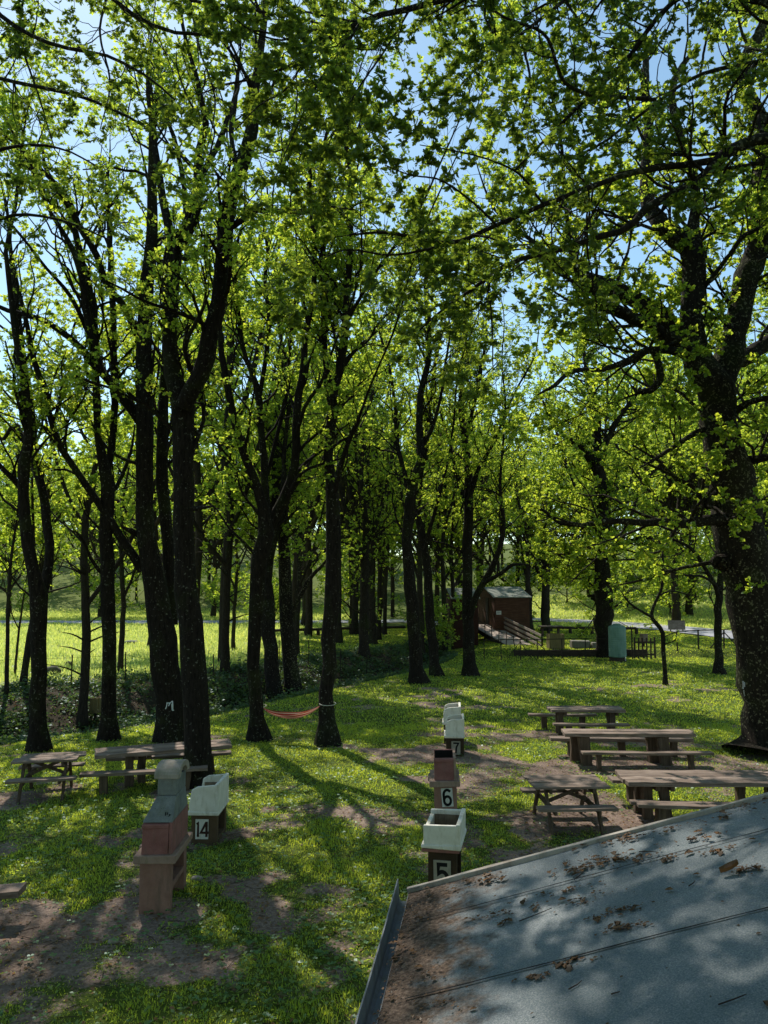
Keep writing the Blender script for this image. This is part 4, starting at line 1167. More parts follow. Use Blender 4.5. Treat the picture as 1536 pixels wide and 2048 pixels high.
def bench(name, label, L, Wd, loc, rz, z=0.45, th=0.06, legs=2, planks=1, group='plank benches', lw=.15):
    t = thing(name, label, 'bench', loc, rz, group)
    mb = MB(); pw = Wd / planks
    for k in range(planks):
        y = -Wd / 2 + pw * (k + .5); e = rng.normal(0, .04, 2)
        mb.plank((-L / 2 + e[0], y, z - th / 2), (L / 2 + e[1], y, z - th / 2), pw - .012 * (planks > 1), th, .006, 10, sag=.012)
    mb.build('seat', M['wood'], t, .007)
    for k in range(legs):
        x = (-L / 2 + .45) + (L - .9) * k / max(legs - 1, 1)
        mb = MB(); mb.plank((x, 0, -.12), (x + rng.normal(0, .02), 0, z - th + .01), lw, min(Wd - .05, .17), .006, 4, up=(0, 1, 0))
        mb.build('leg', M['wood_leg'], t, .008)
    return t


def gl(x, y): return gp(x, y)


# right side
cross_table('picnic_table', 'small cross braced picnic table with attached seats on the right lawn', 1.30, .88, gl(3.22, 14.0), math.radians(3), planks=5)
plank_table('picnic_table', 'longest heavy plank table, its right end cut off by the picture edge', 3.7, .98, gl(6.17, 14.45), math.radians(-1), [(-1.42, -.18, .0), (-1.42, .22, -.05), (-1.15, -.25, .05), (.95, -.2, 0), (.95, .2, 0), (1.2, -.2, .04)], planks=4, top_z=.70)
bench('plank_bench', 'two plank bench in front of the longest table, partly hidden by the roof', 2.6, .34, gl(5.6, 13.62), math.radians(-4), z=.45, legs=3, planks=2)
bench('plank_bench', 'bench end showing behind the longest table, by the small cross braced one', 3.0, .30, gl(5.85, 15.35), math.radians(0), z=.44, legs=2)
plank_table('picnic_table', 'long table on thick posts in the middle right, second row from the roof', 3.1, .62, gl(5.82, 18.75), math.radians(-1.5), [(-1.12, -.16, .10), (-1.22, .16, -.02), (.72, -.16, .12), (.58, .16, .05)], planks=2, top_z=.74, lw=.24)
bench('plank_bench', 'thin board bench in front of the long post table', 3.0, .22, gl(5.95, 18.0), math.radians(-1), z=.42, th=.05, legs=2, lw=.1)
bench('plank_bench', 'rough log bench behind the long post table', 3.4, .30, gl(5.9, 19.55), math.radians(-2), z=.45, th=.08, legs=3)
plank_table('picnic_table', 'farthest plank table on the right, sunlit top above two benches', 2.05, .75, gl(5.68, 22.2), math.radians(-1.5), [(-.72, -.15, 0), (-.72, .18, 0), (.72, -.15, 0), (.72, .18, .03)], planks=3, top_z=.74, lw=.15)
bench('plank_bench', 'front bench of the farthest table on the right', 2.1, .24, gl(5.65, 21.5), math.radians(-2), z=.44, legs=2)
bench('plank_bench', 'rear bench of the farthest table on the right', 2.0, .24, gl(5.25, 23.0), math.radians(-1), z=.44, legs=2)
# left side
cross_table('picnic_table', 'small weathered picnic table with attached seats before the forked left oak', 1.22, .78, gl(-6.80, 15.95), math.radians(14), planks=4, skew=.10)
plank_table('picnic_table', 'long plank table on the left, passing behind the biggest forked trunk', 2.75, .78, gl(-4.70, 16.90), math.radians(22), [(-.72, -.14, 0), (-.45, .14, 0), (.8, -.14, 0), (.8, .16, 0)], planks=3, top_z=.74)
bench('plank_bench', 'front board bench of the long left table', 2.5, .26, gl(-4.85, 16.1), math.radians(13), z=.45, legs=2)
bench('plank_bench', 'rear bench of the long left table, passing behind the trunk', 2.7, .26, gl(-4.75, 17.55), math.radians(14), z=.45, legs=2)
plank_table('picnic_table', 'plank table cut off by the left edge of the picture', 2.4, .70, gl(-5.95, 9.45), math.radians(4), [(-.7, -.12, 0), (-.7, .12, 0), (.7, -.12, 0), (.7, .12, 0)], planks=3, top_z=.74)
bench('plank_bench', 'low thick bench end at the left edge, beside the cut off table', 2.0, .30, gl(-5.52, 10.0), math.radians(6), z=.40, th=.08, legs=2)


# ------------------------------------------------------------------ text
def arc(cx, cy, rx, ry, a0, a1, n=14):
    return [(cx + rx * math.cos(math.radians(a0 + (a1 - a0) * k / n)), cy + ry * math.sin(math.radians(a0 + (a1 - a0) * k / n))) for k in range(n + 1)]


GLYPH = {
    '1': ([[(.0, .32), (.10, .40), (.10, -.5)]], .24), '4': ([[(.16, -.5), (.16, .5)], [(.14, .46), (-.24, -.22), (.30, -.22)]], .62),
    '5': ([[(.24, .44), (-.18, .44), (-.18, .04)] + arc(0, -.14, .24, .28, 118, -150)], .60),
    '6': ([arc(.02, .18, .25, .30, 35, 180, 10) + [(-.23, -.16)] + arc(0, -.20, .23, .27, 180, 540, 20)], .60), '7': ([[(-.26, .44), (.26, .44), (.06, .10), (-.02, -.5)]], .60)}


def text_mesh(body, size, depth=.003, th=.15, sx=1.0):
    """heavy stencil numerals as flat strokes, upright, facing -Y"""
    wt = sum(GLYPH[c][1] for c in body) + .12 * (len(body) - 1); x = -wt / 2
    mb = MB(); lay = 0
    for ch in body:
        strokes, w = GLYPH[ch]
        for st in strokes:
            p = np.array(st, float) + [x + w / 2, 0]
            L = []; Rr = []
            for i in range(len(p)):
                d0 = norm(p[i] - p[i - 1]) if i > 0 else norm(p[1] - p[0]); d1_ = norm(p[i + 1] - p[i]) if i < len(p) - 1 else d0
                n0 = np.array([-d0[1], d0[0]]); n1 = np.array([-d1_[1], d1_[0]]); m_ = norm(n0 + n1); k = min(1 / max(np.dot(m_, n0), .5), 1.6)
                L.append(p[i] + m_ * th / 2 * k); Rr.append(p[i] - m_ * th / 2 * k)
            y = -depth - lay * .0012; lay += 1
            V = [(q[0] * size * sx, y, q[1] * size) for q in L] + [(q[0] * size * sx, y, q[1] * size) for q in Rr]; n = len(p)
            mb.add(V, [(i, i + 1, n + i + 1, n + i) for i in range(n - 1)])
        x += w + .12
    return mb.mesh('numeral')


def plate(parent, txt, x, y, z, w, h, mat, nmat, size, tilt=0.0, off=.17, sx=.95):
    mb = MB(); mb.box((0, 0, 0), (w, .008, h), jit=.001)
    p = mb.build('number_plate', mat, parent); p.location = (x, y - .003, z); p.rotation_euler = (0, tilt, 0)
    me = text_mesh(txt, size, .003, off, sx)
    nobj = link('numeral', me, nmat, p); nobj.location = (0, -.0035, 0)
    return p


# ------------------------------------------------------------------ wash basins
def wash_basin(label, loc, rz, Wd=.46, Lc=.74, bh=.44, ph=.50, pw=.42, num=None, notch=True, ledge=False, pmat='brown_cement', plate_args=None):
    t = thing('wash_basin', label, 'wash basin', loc, rz, 'concrete wash basins')
    # pedestal: two end walls, a closed front, an open niche at the back
    for sg in (-1, 1):
        MB().box((0, sg * (Lc / 2 - .10), ph / 2 - .05), (pw, .10, ph + .1), jit=.004).build('pedestal', M[pmat], t, .006)
    MB().box((-pw / 2 + .035, 0, ph / 2), (.06, Lc - .31, ph - .02), jit=.002).build('niche_back', M[pmat], t)
    MB().box((.002, 0, .05), (pw - .01, Lc - .306, .06)).build('niche_floor', M[pmat], t, .004)
    MB().box((.002, 0, ph - .035), (pw - .01, Lc - .306, .065)).build('niche_top', M[pmat], t, .004)
    z0 = ph
    if ledge:
        MB().box((-.02, 0, ph + .022), (Wd + .01, Lc - .02, .043), jit=.003).build('ledge', M['red_cement'], t, .006); z0 = ph + .044
    # basin: lip slab, floor, four walls
    MB().box((-.012, 0, z0 + .03), (Wd + .045, Lc + .03, .06), jit=.004).build('lip', M['white_cement'], t, .018)
    zb = z0 + .055; zt = z0 + bh; wt = .055
    mb = MB()
    x0, x1 = -Wd / 2, Wd / 2
    if notch:
        poly = [(x0, zb), (x1, zb), (x1, zt + .02), (x0 + .12, zt - .01), (x0 + .03, zt - .06), (x0 + .012, zt - .16), (x0 - .012, zb + .10)]
    else:
        poly = [(x0, zb), (x1, zb), (x1, zt + .015), (x0, zt)]
    mb.prism(poly, -Lc / 2, -Lc / 2 + wt); mb.prism(poly, Lc / 2 - wt, Lc / 2)
    mb.box((x1 - wt / 2 + .002, 0, (zb + zt + .03) / 2), (wt, Lc + .006, zt - zb + .03), jit=.003)
    lo = .12 if notch else .20
    mb.box((x0 + wt / 2, 0, zb + lo / 2), (wt, Lc - 2 * wt + .004, lo), jit=.003)
    mb.box((0, 0, zb + .015), (Wd - wt, Lc - wt, .03))
    mb.build('basin', M['white_cement'], t, .012)
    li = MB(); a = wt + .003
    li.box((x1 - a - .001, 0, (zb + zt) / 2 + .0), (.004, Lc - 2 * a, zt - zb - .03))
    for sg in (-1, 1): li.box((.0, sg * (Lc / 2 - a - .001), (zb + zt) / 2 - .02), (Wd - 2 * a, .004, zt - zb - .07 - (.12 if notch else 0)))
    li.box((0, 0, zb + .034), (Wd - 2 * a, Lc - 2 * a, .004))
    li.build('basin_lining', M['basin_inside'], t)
    if num:
        w, h, size, zc, mat, nm, xo = plate_args
        plate(t, num, xo, -(Lc / 2 - .05) - .007, zc, w, h, M[mat], M[nm], size)
    return t


def place_px(px, py, dy=0.0):
    b = G(px, py); return b


wash_basin('white concrete wash basin number 14 on a brown pedestal, beside the chimney barbecue', gl(-2.92, 13.28), math.radians(-1), Wd=.46, Lc=.80, bh=.46, ph=.47, pw=.42, num='14', pmat='brown_cement2',
           plate_args=(.21, .31, .24, .245, 'plate', 'brown_paint', -.03))
wash_basin('white concrete wash basin numbered 5, nearest the roof', gl(.84, 10.95), math.radians(-11), Wd=.49, Lc=.80, bh=.30, ph=.65, pw=.38, num='5', notch=False, ledge=True, pmat='brown_cement',
           plate_args=(.23, .37, .30, .36, 'plate_old', 'black_paint', 0))
wash_basin('white concrete wash basin numbered 7, in the row behind number 6', gl(1.78, 19.75), math.radians(-5), Wd=.46, Lc=.75, bh=.45, ph=.44, pw=.44, num='7', pmat='brown_cement',
           plate_args=(.22, .32, .26, .20, 'plate_old', 'black_paint', .02))
wash_basin('white concrete basin right behind number 7, farthest of the row', gl(1.84, 21.2), math.radians(-5), Wd=.46, Lc=.75, bh=.45, ph=.50, pw=.44, pmat='brown_cement')


# ------------------------------------------------------------------ barbecues
def barbecue(label, loc, rz, hood=True, lean=0.0, Lc=.86, pmat='pink_cement'):
    t = thing('barbecue', label, 'barbecue', loc, rz, 'concrete barbecues')
    t.rotation_euler = (0, lean, rz)
    W2 = .20
    for sg in (-1, 1):
        MB().box((0, sg * (Lc / 2 - .07), .28), (.40, .14, .70), jit=.004).build('pedestal_wall', M[pmat], t, .008)
    MB().box((.01, 0, .30), (.37, Lc - .276, .07), jit=.002).build('shelf', M[pmat], t, .006)
    MB().box((-.17, 0, .475), (.04, Lc - .276, .27)).build('niche_back', M[pmat], t)
    z = .63
    MB().box((-.005, 0, z + .05), (.54, Lc + .12, .10), jit=.004).build('slab', M['tan_cement'], t, .012)
    MB().box((-.26, .05, z + .055), (.10, .30, .085), jit=.004).build('slab_tongue', M['tan_cement'], t, .012)
    z = .73; fh = .38
    for sg in (-1, 1):
        MB().box((-.013, sg * (Lc / 2 - .035), z + fh / 2), (.345, .07, fh), jit=.003).build('firebox_side', M['red_cement'], t, .006)
    MB().box((.184, 0, z + fh / 2 + .004), (.042, Lc + .006, fh + .02), jit=.002).build('firebox_back', M['red_cement'] if hood else M['tan_cement'], t, .006)
    MB().box((-.013, -Lc / 2 - .005, z + fh - .035), (.352, .025, .055), jit=.002).build('trim', M['red_cement'], t, .012)
    so = MB(); so.box((.158, 0, z + fh / 2), (.004, Lc - .15, fh - .01)); so.box((0, 0, z + .004), (.3, Lc - .15, .004))
    for sg in (-1, 1): so.box((-.013, sg * (Lc / 2 - .074), z + fh / 2), (.32, .004, fh - .012))
    so.build('firebox_lining', M['black_lining'], t)  # near-black thin sheets over the inner firebox faces
    if hood:
        z = .73 + fh; z1 = 1.42
        b = [(-.185, -Lc / 2), (.205, -Lc / 2), (.205, Lc / 2), (-.185, Lc / 2)]; c = [(-.045, -.26), (.205, -.26), (.205, .26), (-.045, .26)]
        mb = MB(); mb.add([(x, y, z + .012) for x, y in b] + [(x, y, z1) for x, y in c], [(0, 3, 2, 1), (4, 5, 6, 7), (0, 1, 5, 4), (1, 2, 6, 5), (2, 3, 7, 6), (3, 0, 4, 7)])
        mb.build('hood', M['grey_cement'], t, .014)
        MB().box((.08, 0, (z1 + 1.64) / 2 + .002), (.247, .515, 1.64 - z1), jit=.002).build('chimney', M['grey_cement'], t, .010)
        g = MB()
        for (dx, dz, w, h) in ((0, 0, .012, .045), (.025, .004, .01, .03), (.05, -.015, .012, .028), (.062, -.012, .02, .01)):
            yy = -.36 + 0.0; zz = 1.22 + dz
            k = (zz - (z + .012)) / (z1 - z - .012); yf = -Lc / 2 + k * (Lc / 2 - .26) - .003
            g.box((.10 + dx, yf, zz), (w, .004, h), rx=math.atan2(Lc / 2 - .26, z1 - z) * -1)
        g.build('paint_mark', M['black_paint'], t)
        # barrel cap: an arch running across, open at both ends
        n = 14; ro, rz_, ri, riz = .305, .175, .18, .10
        V = []; F = []
        for x in (-.085, .245):
            for k in range(n + 1):
                a = PI * k / n
                V.append((x, -ro * math.cos(a), 1.64 + rz_ * math.sin(a) ** .8))
            for k in range(n + 1):
                a = PI * k / n
                V.append((x, -ri * math.cos(a), 1.64 + .002 + riz * math.sin(a)))
        m = 2 * (n + 1)
        for k in range(n):
            F += [(k, k + 1, n + 2 + k, n + 1 + k), (m + k, m + n + 1 + k, m + n + 2 + k, m + k + 1), (k, m + k, m + k + 1, k + 1), (n + 1 + k, n + 2 + k, m + n + 2 + k, m + n + 1 + k)]
        F += [(0, n + 1, m + n + 1, m), (n, m + n, m + 2 * n + 1, 2 * n + 1)]
        MB().add(V, F).build('chimney_cap', M['cap_cement'], t, .012)
    return t


barbecue('tall red barbecue with grey hood and arched chimney cap on the left', gl(-2.95, 10.72), math.radians(1))
b6 = barbecue('low red barbecue without hood, numbered 6, standing behind the basin numbered 5', gl(1.13, 14.45), math.radians(-4), hood=False, lean=math.radians(-1.5), Lc=.8)
plate(b6, '6', .03, -.40 - .007, .44, .20, .32, M['plate'], M['black_paint'], .27, tilt=math.radians(-3))

# ------------------------------------------------------------------ hammock
hl = U(527, 1416, TREES['hammock_left'][3][1] - .05); hr = U(640, 1411, TREES['hammock_right'][3][1])
ht = thing('hammock', 'red and white striped hammock slung low between two oak trunks', 'hammock', tuple((hl + hr) / 2), 0)
c0 = (hl + hr) / 2
nu, nv = 36, 13
V = []; at = []
for i in range(nu):
    t = i / (nu - 1); p = hl * (1 - t) + hr * t
    sag = 4 * t * (1 - t)
    base = p - np.array([0, 0, .23 * sag ** .8])
    wd = .03 + .20 * math.sin(PI * t) ** .6; dp = .015 + .12 * math.sin(PI * t) ** .8
    for j in range(nv):
        s = j / (nv - 1) * 2 - 1
        V.append(base + np.array([0, wd * s, dp * (s * s) - dp * .55 + .012 * math.sin(9 * t + 5 * s) * sag])); at.append(j / (nv - 1))
idx = np.arange(nu * nv).reshape(nu, nv)
F = np.stack([idx[:-1, :-1], idx[1:, :-1], idx[1:, 1:], idx[:-1, 1:]], -1).reshape(-1, 4)
hm = mesh_np('cloth', np.array(V) - c0, [F])
ca = hm.color_attributes.new('stripe', 'FLOAT_COLOR', 'POINT'); ca.data.foreach_set('color', np.repeat(np.array(at, np.float32)[:, None], 4, 1).ravel())
link('cloth', hm, M['hammock'], ht, smooth=True)
for P_, key, sg in ((hl, 'hammock_left', -1), (hr, 'hammock_right', 1)):
    tb = TREES[key][3]; zc = P_[2] + .05; rr = .215
    mb = MB(); mb.rod([P_ - c0, np.array([tb[0] - sg * rr * .9, tb[1] - .1, zc]) - c0], .008)
    ring = [np.array([tb[0] + rr * math.cos(a) + (-.02 if key == 'hammock_left' else .0), tb[1] + rr * math.sin(a), zc + .02 * math.sin(a)]) - c0 for a in np.linspace(0, 2 * PI, 17)]
    mb.rod(ring, .009); mb.build('rope', M['rope'], ht)

# ------------------------------------------------------------------ paint marks on two trunks
def on_trunk(key, px, py):
    tr = TREES[key][1]
    bvh = on_trunk.cache.get(key)
    if bvh is None:
        me = tr.data; o = Vector(TREES[key][0].location)
        bvh = on_trunk.cache[key] = BVHTree.FromPolygons([tuple(v.co + o) for v in me.vertices], [tuple(p.vertices) for p in me.polygons])
    d = Vector(ray(px, py)).normalized()
    h = bvh.ray_cast(Vector((0, 0, H)), d)
    return None if h[0] is None else (h[0] - d * .012)


on_trunk.cache = {}


def paint(key, strokes, w):
    root = TREES[key][0]; o = Vector(root.location); mb = MB()
    for st in strokes:
        pts = []
        for (a, b) in zip(st[:-1], st[1:]):
            for t in np.linspace(0, 1, 5): pts.append((a[0] + (b[0] - a[0]) * t, a[1] + (b[1] - a[1]) * t))
        q = [on_trunk(key, *p) for p in pts]; q = [np.array(x - o) for x in q if x is not None]
        if len(q) < 2: continue
        V = []; F = []
        for i, p in enumerate(q):
            d = q[min(i + 1, len(q) - 1)] - q[max(i - 1, 0)]; s = np.cross(d, [0, -1, 0]); s = s / (np.linalg.norm(s) + 1e-9) * w * (0.8 + .4 * rng.random())
            V += [p - s, p + s]
        for i in range(len(q) - 1): F.append((2 * i, 2 * i + 1, 2 * i + 3, 2 * i + 2))
        mb.add(V, F)
    if mb.n: mb.build('paint_mark', M['white_paint'], root)


paint('twin_left', [[(345, 1402), (340, 1406), (333, 1406)], [(345, 1402), (346, 1420)], [(340, 1406), (337, 1412)], [(334, 1407), (333, 1413), (331, 1418)], [(343.5, 1407), (344.5, 1420)], [(344, 1420.5), (348, 1420.5)]], .013)
paint('big_oak', [[(1487, 1362), (1487, 1378)], [(1488, 1380), (1490, 1392)], [(1489.5, 1364), (1490, 1374)]], .022)

# ------------------------------------------------------------------ shed whose felt roof fills the lower right
C = W(818, 1786, 2.2)
e1 = norm(np.array([.99, -.125, .298])); e2 = norm(np.array([-.125, -.99, 0.0])); en = norm(np.cross(e2, e1)); en = en if en[2] > 0 else -en
shed = thing('shed', 'low shed below the viewer with a sloping grey felt roof littered with leaves', 'shed', (C[0], C[1], hgt(C[0], C[1])), 0)
CO = C - np.array(shed.location)


def RP(s, t, n=0.0): return CO + e1 * s + e2 * t + en * n


def roof_st(px, py):
    d = ray(px, py); k = np.dot(C - np.array([0, 0, H]), en) / np.dot(d, en); p = np.array([0, 0, H]) + d * k - C
    A = np.stack([e1, e2], 1); r = np.linalg.lstsq(A, p, rcond=None)[0]
    return r


SL, TL = 4.6, 5.3
ss = np.linspace(0, SL, 150); tt = np.linspace(0, TL, 160)
S_, T_ = np.meshgrid(ss, tt)
tA = roof_st(1100, 1777)[1]; tB = roof_st(1100, 1932)[1]
bump = .006 * fbm(S_ * 2.2, T_ * 2.2, 51) + .012 * fbm(S_ * .7, T_ * .7, 52)
lap = .004 * (np.clip((T_ - tA) / .03, 0, 1) + np.clip((T_ - tB) / .03, 0, 1))
V = (CO[None, None] + S_[..., None] * e1 + T_[..., None] * e2 + (bump + lap - .006)[..., None] * en).reshape(-1, 3)
idx = np.arange(S_.size).reshape(S_.shape)
F = np.stack([idx[:-1, :-1], idx[1:, :-1], idx[1:, 1:], idx[:-1, 1:]], -1).reshape(-1, 4)
rm = mesh_np('roof_felt', V, [F])
ca = rm.color_attributes.new('soil', 'FLOAT_COLOR', 'POINT')
sl = np.clip(1.05 - S_ / (.62 + .3 * fbm(T_ * 1.3, S_ * 0 + 2, 61)), 0, 1) * .9 + .32 * np.clip(fbm(S_ * 1.6, T_ * 3.0, 63) - .45, 0, 1)
ca.data.foreach_set('color', np.repeat(sl.astype(np.float32).reshape(-1, 1), 4, 1).ravel())
felt = link('roof_felt', rm, M['felt'], shed, smooth=True)
for tc in (tA, tB):
    n = 90; s_ = np.linspace(.12, SL, n); wv = tc + .012 * (fbm(s_ * 3, s_ * 0 + tc * 9, 71) - .5)
    V = []; 
    for a, b in zip(s_, wv):
        hw = .0045 + .004 * vnoise(a * 14, tc * 5, 5)
        hgt_n = .012 + .012 * float(fbm(a * .7, b * .7, 52)) - .002
        V += [RP(a, b - hw, hgt_n), RP(a, b + hw, hgt_n + .001)]
    F = [(2 * i, 2 * i + 2, 2 * i + 3, 2 * i + 1) for i in range(n - 1)]
    MB().add(V, F).build('felt_seam', M['black_paint'], shed)
mb = MB(); mb.plank(RP(-.01, -.02, .010), RP(SL, -.02, .010), .035, .035, .002, 24, up=tuple(en)); mb.build('edge_trim', M['trim'], shed, .004)
mb = MB(); mb.plank(RP(-.01, -.02, -.09), RP(SL, -.02, -.09), .022, .15, .002, 12, up=tuple(en)); mb.build('fascia_board', M['wood_dark'], shed, .003)
# gutter along the low edge
h1 = norm(np.array([e1[0], e1[1], 0.0])); up = np.array([0, 0, 1.0])
prof = [(-.012, -.03), (-.014, -.07), (-.026, -.09), (-.056, -.09), (-.072, -.07), (-.076, .02), (-.078, .052), (-.086, .052), (-.084, .018), (-.079, -.074), (-.058, -.098), (-.024, -.098), (-.009, -.074), (-.007, -.03)]
V = []; ng = 24
for k in range(ng):
    t = -.10 + (TL + .1) * k / (ng - 1); wb = rng.normal(0, .003)
    for (a, b) in prof: V.append(CO + h1 * (a + wb) + up * (b + wb * .5) + e2 * t)
F = []; m = len(prof)
for k in range(ng - 1):
    for j in range(m):
        j2 = (j + 1) % m
        F.append((k * m + j, k * m + j2, (k + 1) * m + j2, (k + 1) * m + j))
MB().add(V, F).build('gutter', M['galv'], shed)
# walls below
zb = -CO[2] * 0
def wallq(s0, t0, s1, t1):
    a, b = RP(s0, t0, -.10), RP(s1, t1, -.10)
    return [(a[0], a[1], -.4), (b[0], b[1], -.4), tuple(b), tuple(a)]
mb = MB()
for q in ((.12, .12, SL - .1, .12), (SL - .1, .12, SL - .1, TL), (.12, TL, .12, .12)):
    mb.add(wallq(*q), [(0, 1, 2, 3)])
mb.build('wall', M['plaster'], shed)

# leaf litter on the roof
def roof_leaves():
    pts = []
    pt = [(1265, 1678, 60, 6, 120), (1235, 1690, 40, 8, 60), (1010, 1755, 60, 7, 110), (940, 1762, 40, 6, 70), (1160, 1742, 45, 10, 90), (1245, 1722, 60, 14, 150), (1180, 1722, 40, 6, 50), (1240, 1830, 55, 10, 120), (1180, 1802, 45, 9, 90),
          (1020, 1830, 70, 8, 110), (1110, 1792, 60, 7, 100), (1005, 1850, 14, 14, 40), (1255, 1862, 40, 6, 60), (1440, 1705, 40, 6, 60), (1490, 1748, 30, 14, 80), (1400, 1680, 40, 5, 60), (1420, 1645, 60, 6, 60), (1500, 1615, 60, 5, 60), (1350, 1720, 25, 6, 40),
          (860, 1800, 40, 14, 90), (840, 1830, 25, 30, 80), (820, 1900, 30, 40, 70), (850, 1960, 40, 30, 50), (870, 2020, 60, 25, 70), (1150, 1930, 40, 6, 40), (1080, 1960, 30, 5, 30), (960, 1770, 60, 8, 60)]
    for px, py, a, b, n in pt:
        q = rng.normal(0, 1, (int(n * 1.3), 2)); x = px + q[:, 0] * a * .62; y = py + q[:, 1] * b * .5 - q[:, 0] * a * .5 * .25
        kp = fbm(x * .10, y * .16, 7, 3) > .50; x = x[kp]; y = y[kp]
        pts += [roof_st(u, v) for u, v in zip(x, y)]
    pts = np.array(pts)
    u = rng.random((420, 2)) * np.array([SL, TL]); pts = np.concatenate([pts, u])
    g = np.stack([np.abs(rng.normal(0, .05, 420)) - .01, rng.random(420) * TL], 1); pts = np.concatenate([pts, g])
    pts = pts[(pts[:, 0] > -.02) & (pts[:, 0] < SL) & (pts[:, 1] > 0) & (pts[:, 1] < TL)]
    n = len(pts)
    P = C[None] + pts[:, :1] * e1 + pts[:, 1:] * e2 + (.016 + .008 * rng.random(n))[:, None] * en
    rd = rng.random(n) * 6.28
    D = np.cos(rd)[:, None] * e1 + np.sin(rd)[:, None] * e2 + rng.normal(0, .07, (n, 1)) * en
    Nn = norm(en + .16 * rand_dir(n))
    S = np.where(rng.random(n) < .08, rng.uniform(.035, .06, n), rng.uniform(.008, .024, n))
    o = link('fallen_leaves', leaf_mesh('fallen_leaves', P, D, Nn, S, HEX), M['roofleaf']); tag(o, 'brown fallen leaves and bits scattered on the grey felt roof', 'leaf litter', kind='stuff')
    # twigs
    mb = MB()
    for px, py, an, L in [(1150, 1766, .9, .16), (1280, 1710, -.7, .2), (1140, 1988, .6, .12), (1225, 1998, .1, .06), (1040, 1850, .3, .3), (1380, 1780, .8, .1), (1008, 1858, 1.4, .12), (1440, 2020, .2, .18)]:
        s, t = roof_st(px, py); a = C + e1 * s + e2 * t + en * .02; d = e1 * math.cos(an) - e2 * math.sin(an)
        L *= .65; mb.rod([a, a + d * L * .5 + e1 * .01, a + d * L], [.003, .0026, .0015], 5)
    o = mb.build('twigs', M['wood_dark']); tag(o, 'small dark twigs lying on the grey felt roof', 'twigs', kind='stuff')


roof_leaves()
s, t = roof_st(1445, 1757)
P = C + e1 * s + e2 * t + en * .012
V = []
for i in range(7):
    for j in range(4):
        u = i / 6; v = (j - 1.5) / 1.5; w = .035 * math.sin(PI * min(max(u, .08), .95)) ** .7
        V.append(P + e1 * (.10 * u) + e2 * (v * w * .7) + en * (.012 + .028 * abs(v) ** 1.5 + .02 * u * u))
idx = np.arange(28).reshape(7, 4); F = np.stack([idx[:-1, :-1], idx[1:, :-1], idx[1:, 1:], idx[:-1, 1:]], -1).reshape(-1, 4)
o = link('curled_leaf', mesh_np('curled_leaf', np.array(V), [F]), M['roofleaf'], smooth=True); tag(o, 'large reddish brown curled dead leaf lying alone on the felt roof', 'dead leaf')

# ------------------------------------------------------------------ the red hut with its ramp
HX, HY, HR = 7.75, 54.3, math.radians(5)
hz = float(hgt(9, 56)); FLZ = 1.30 - hz
hut = thing('hut', 'reddish brown boarded hut with a small white sign, at the top of the ramp', 'hut', (HX, HY, hz), HR)
Wh, Dh, wz = 2.5, 6.0, 3.35 - hz
MB().box((Wh / 2, 0, wz / 2 - .15), (Wh - .05, .10, wz + .3)).build('wall', M['wood_red'], hut)
mb = MB(); mb.prism([(0.05, -.3), (Dh, -.3), (Dh, wz), (Dh / 2, wz + .62), (0.05, wz)], 0.0, .10, axis=0); mb.build('wall', M['wood_red'], hut)
mb = MB(); mb.prism([(0.05, -.3), (Dh, -.3), (Dh, wz), (Dh / 2, wz + .62), (0.05, wz)], Wh - .10, Wh, axis=0); mb.build('wall', M['wood_red'], hut)
MB().box((Wh / 2, Dh, wz / 2 - .15), (Wh, .10, wz + .3)).build('wall', M['wood_red'], hut)
for sg in (0, 1):
    mb = MB(); a = (-.12, -.18, wz - .04) if sg == 0 else (-.12, Dh + .18, wz - .04)
    b = (-.12, Dh / 2, wz + .66)
    V = [a, (Wh + .12, a[1], a[2]), (Wh + .12, b[1], b[2]), b]; V = V + [(x, y, z + .06) for x, y, z in V]
    mb.add(V, [(0, 3, 2, 1), (4, 5, 6, 7), (0, 1, 5, 4), (1, 2, 6, 5), (2, 3, 7, 6), (3, 0, 4, 7)]); mb.build('roof', M['roof_metal'], hut)
for z in np.arange(.25, wz, .16):
    MB().box((Wh / 2, -.055, z), (Wh - .02, .014, .012)).build('board_joint', M['wood_dark'], hut) if z < wz - .05 else None
dr = MB().box((-.012, 2.3, FLZ + .98), (.05, .9, 1.95)).build('door', M['wood_dark'], hut)
MB().box((-.045, 2.62, FLZ + .98), (.04, .04, .14)).build('handle', M['iron'], dr)
sg_ = MB().box((.27, -.075, FLZ + .97), (.36, .025, .26)).build('sign', M['plate'], hut)
mb = MB(); zc = FLZ + .97
for k, (dx, sl) in enumerate([(-.10, .25), (-.05, -.15), (0.0, .0), (.05, -.2), (.10, .1)]):
    mb.box((.27 + dx, -.0895, zc + .01), (.012, .003, .085), ry=sl)
for dx in (-.075, .025): mb.box((.27 + dx, -.0895, zc - .03), (.05, .003, .010))
mb.build('lettering', M['black_paint'], sg_)

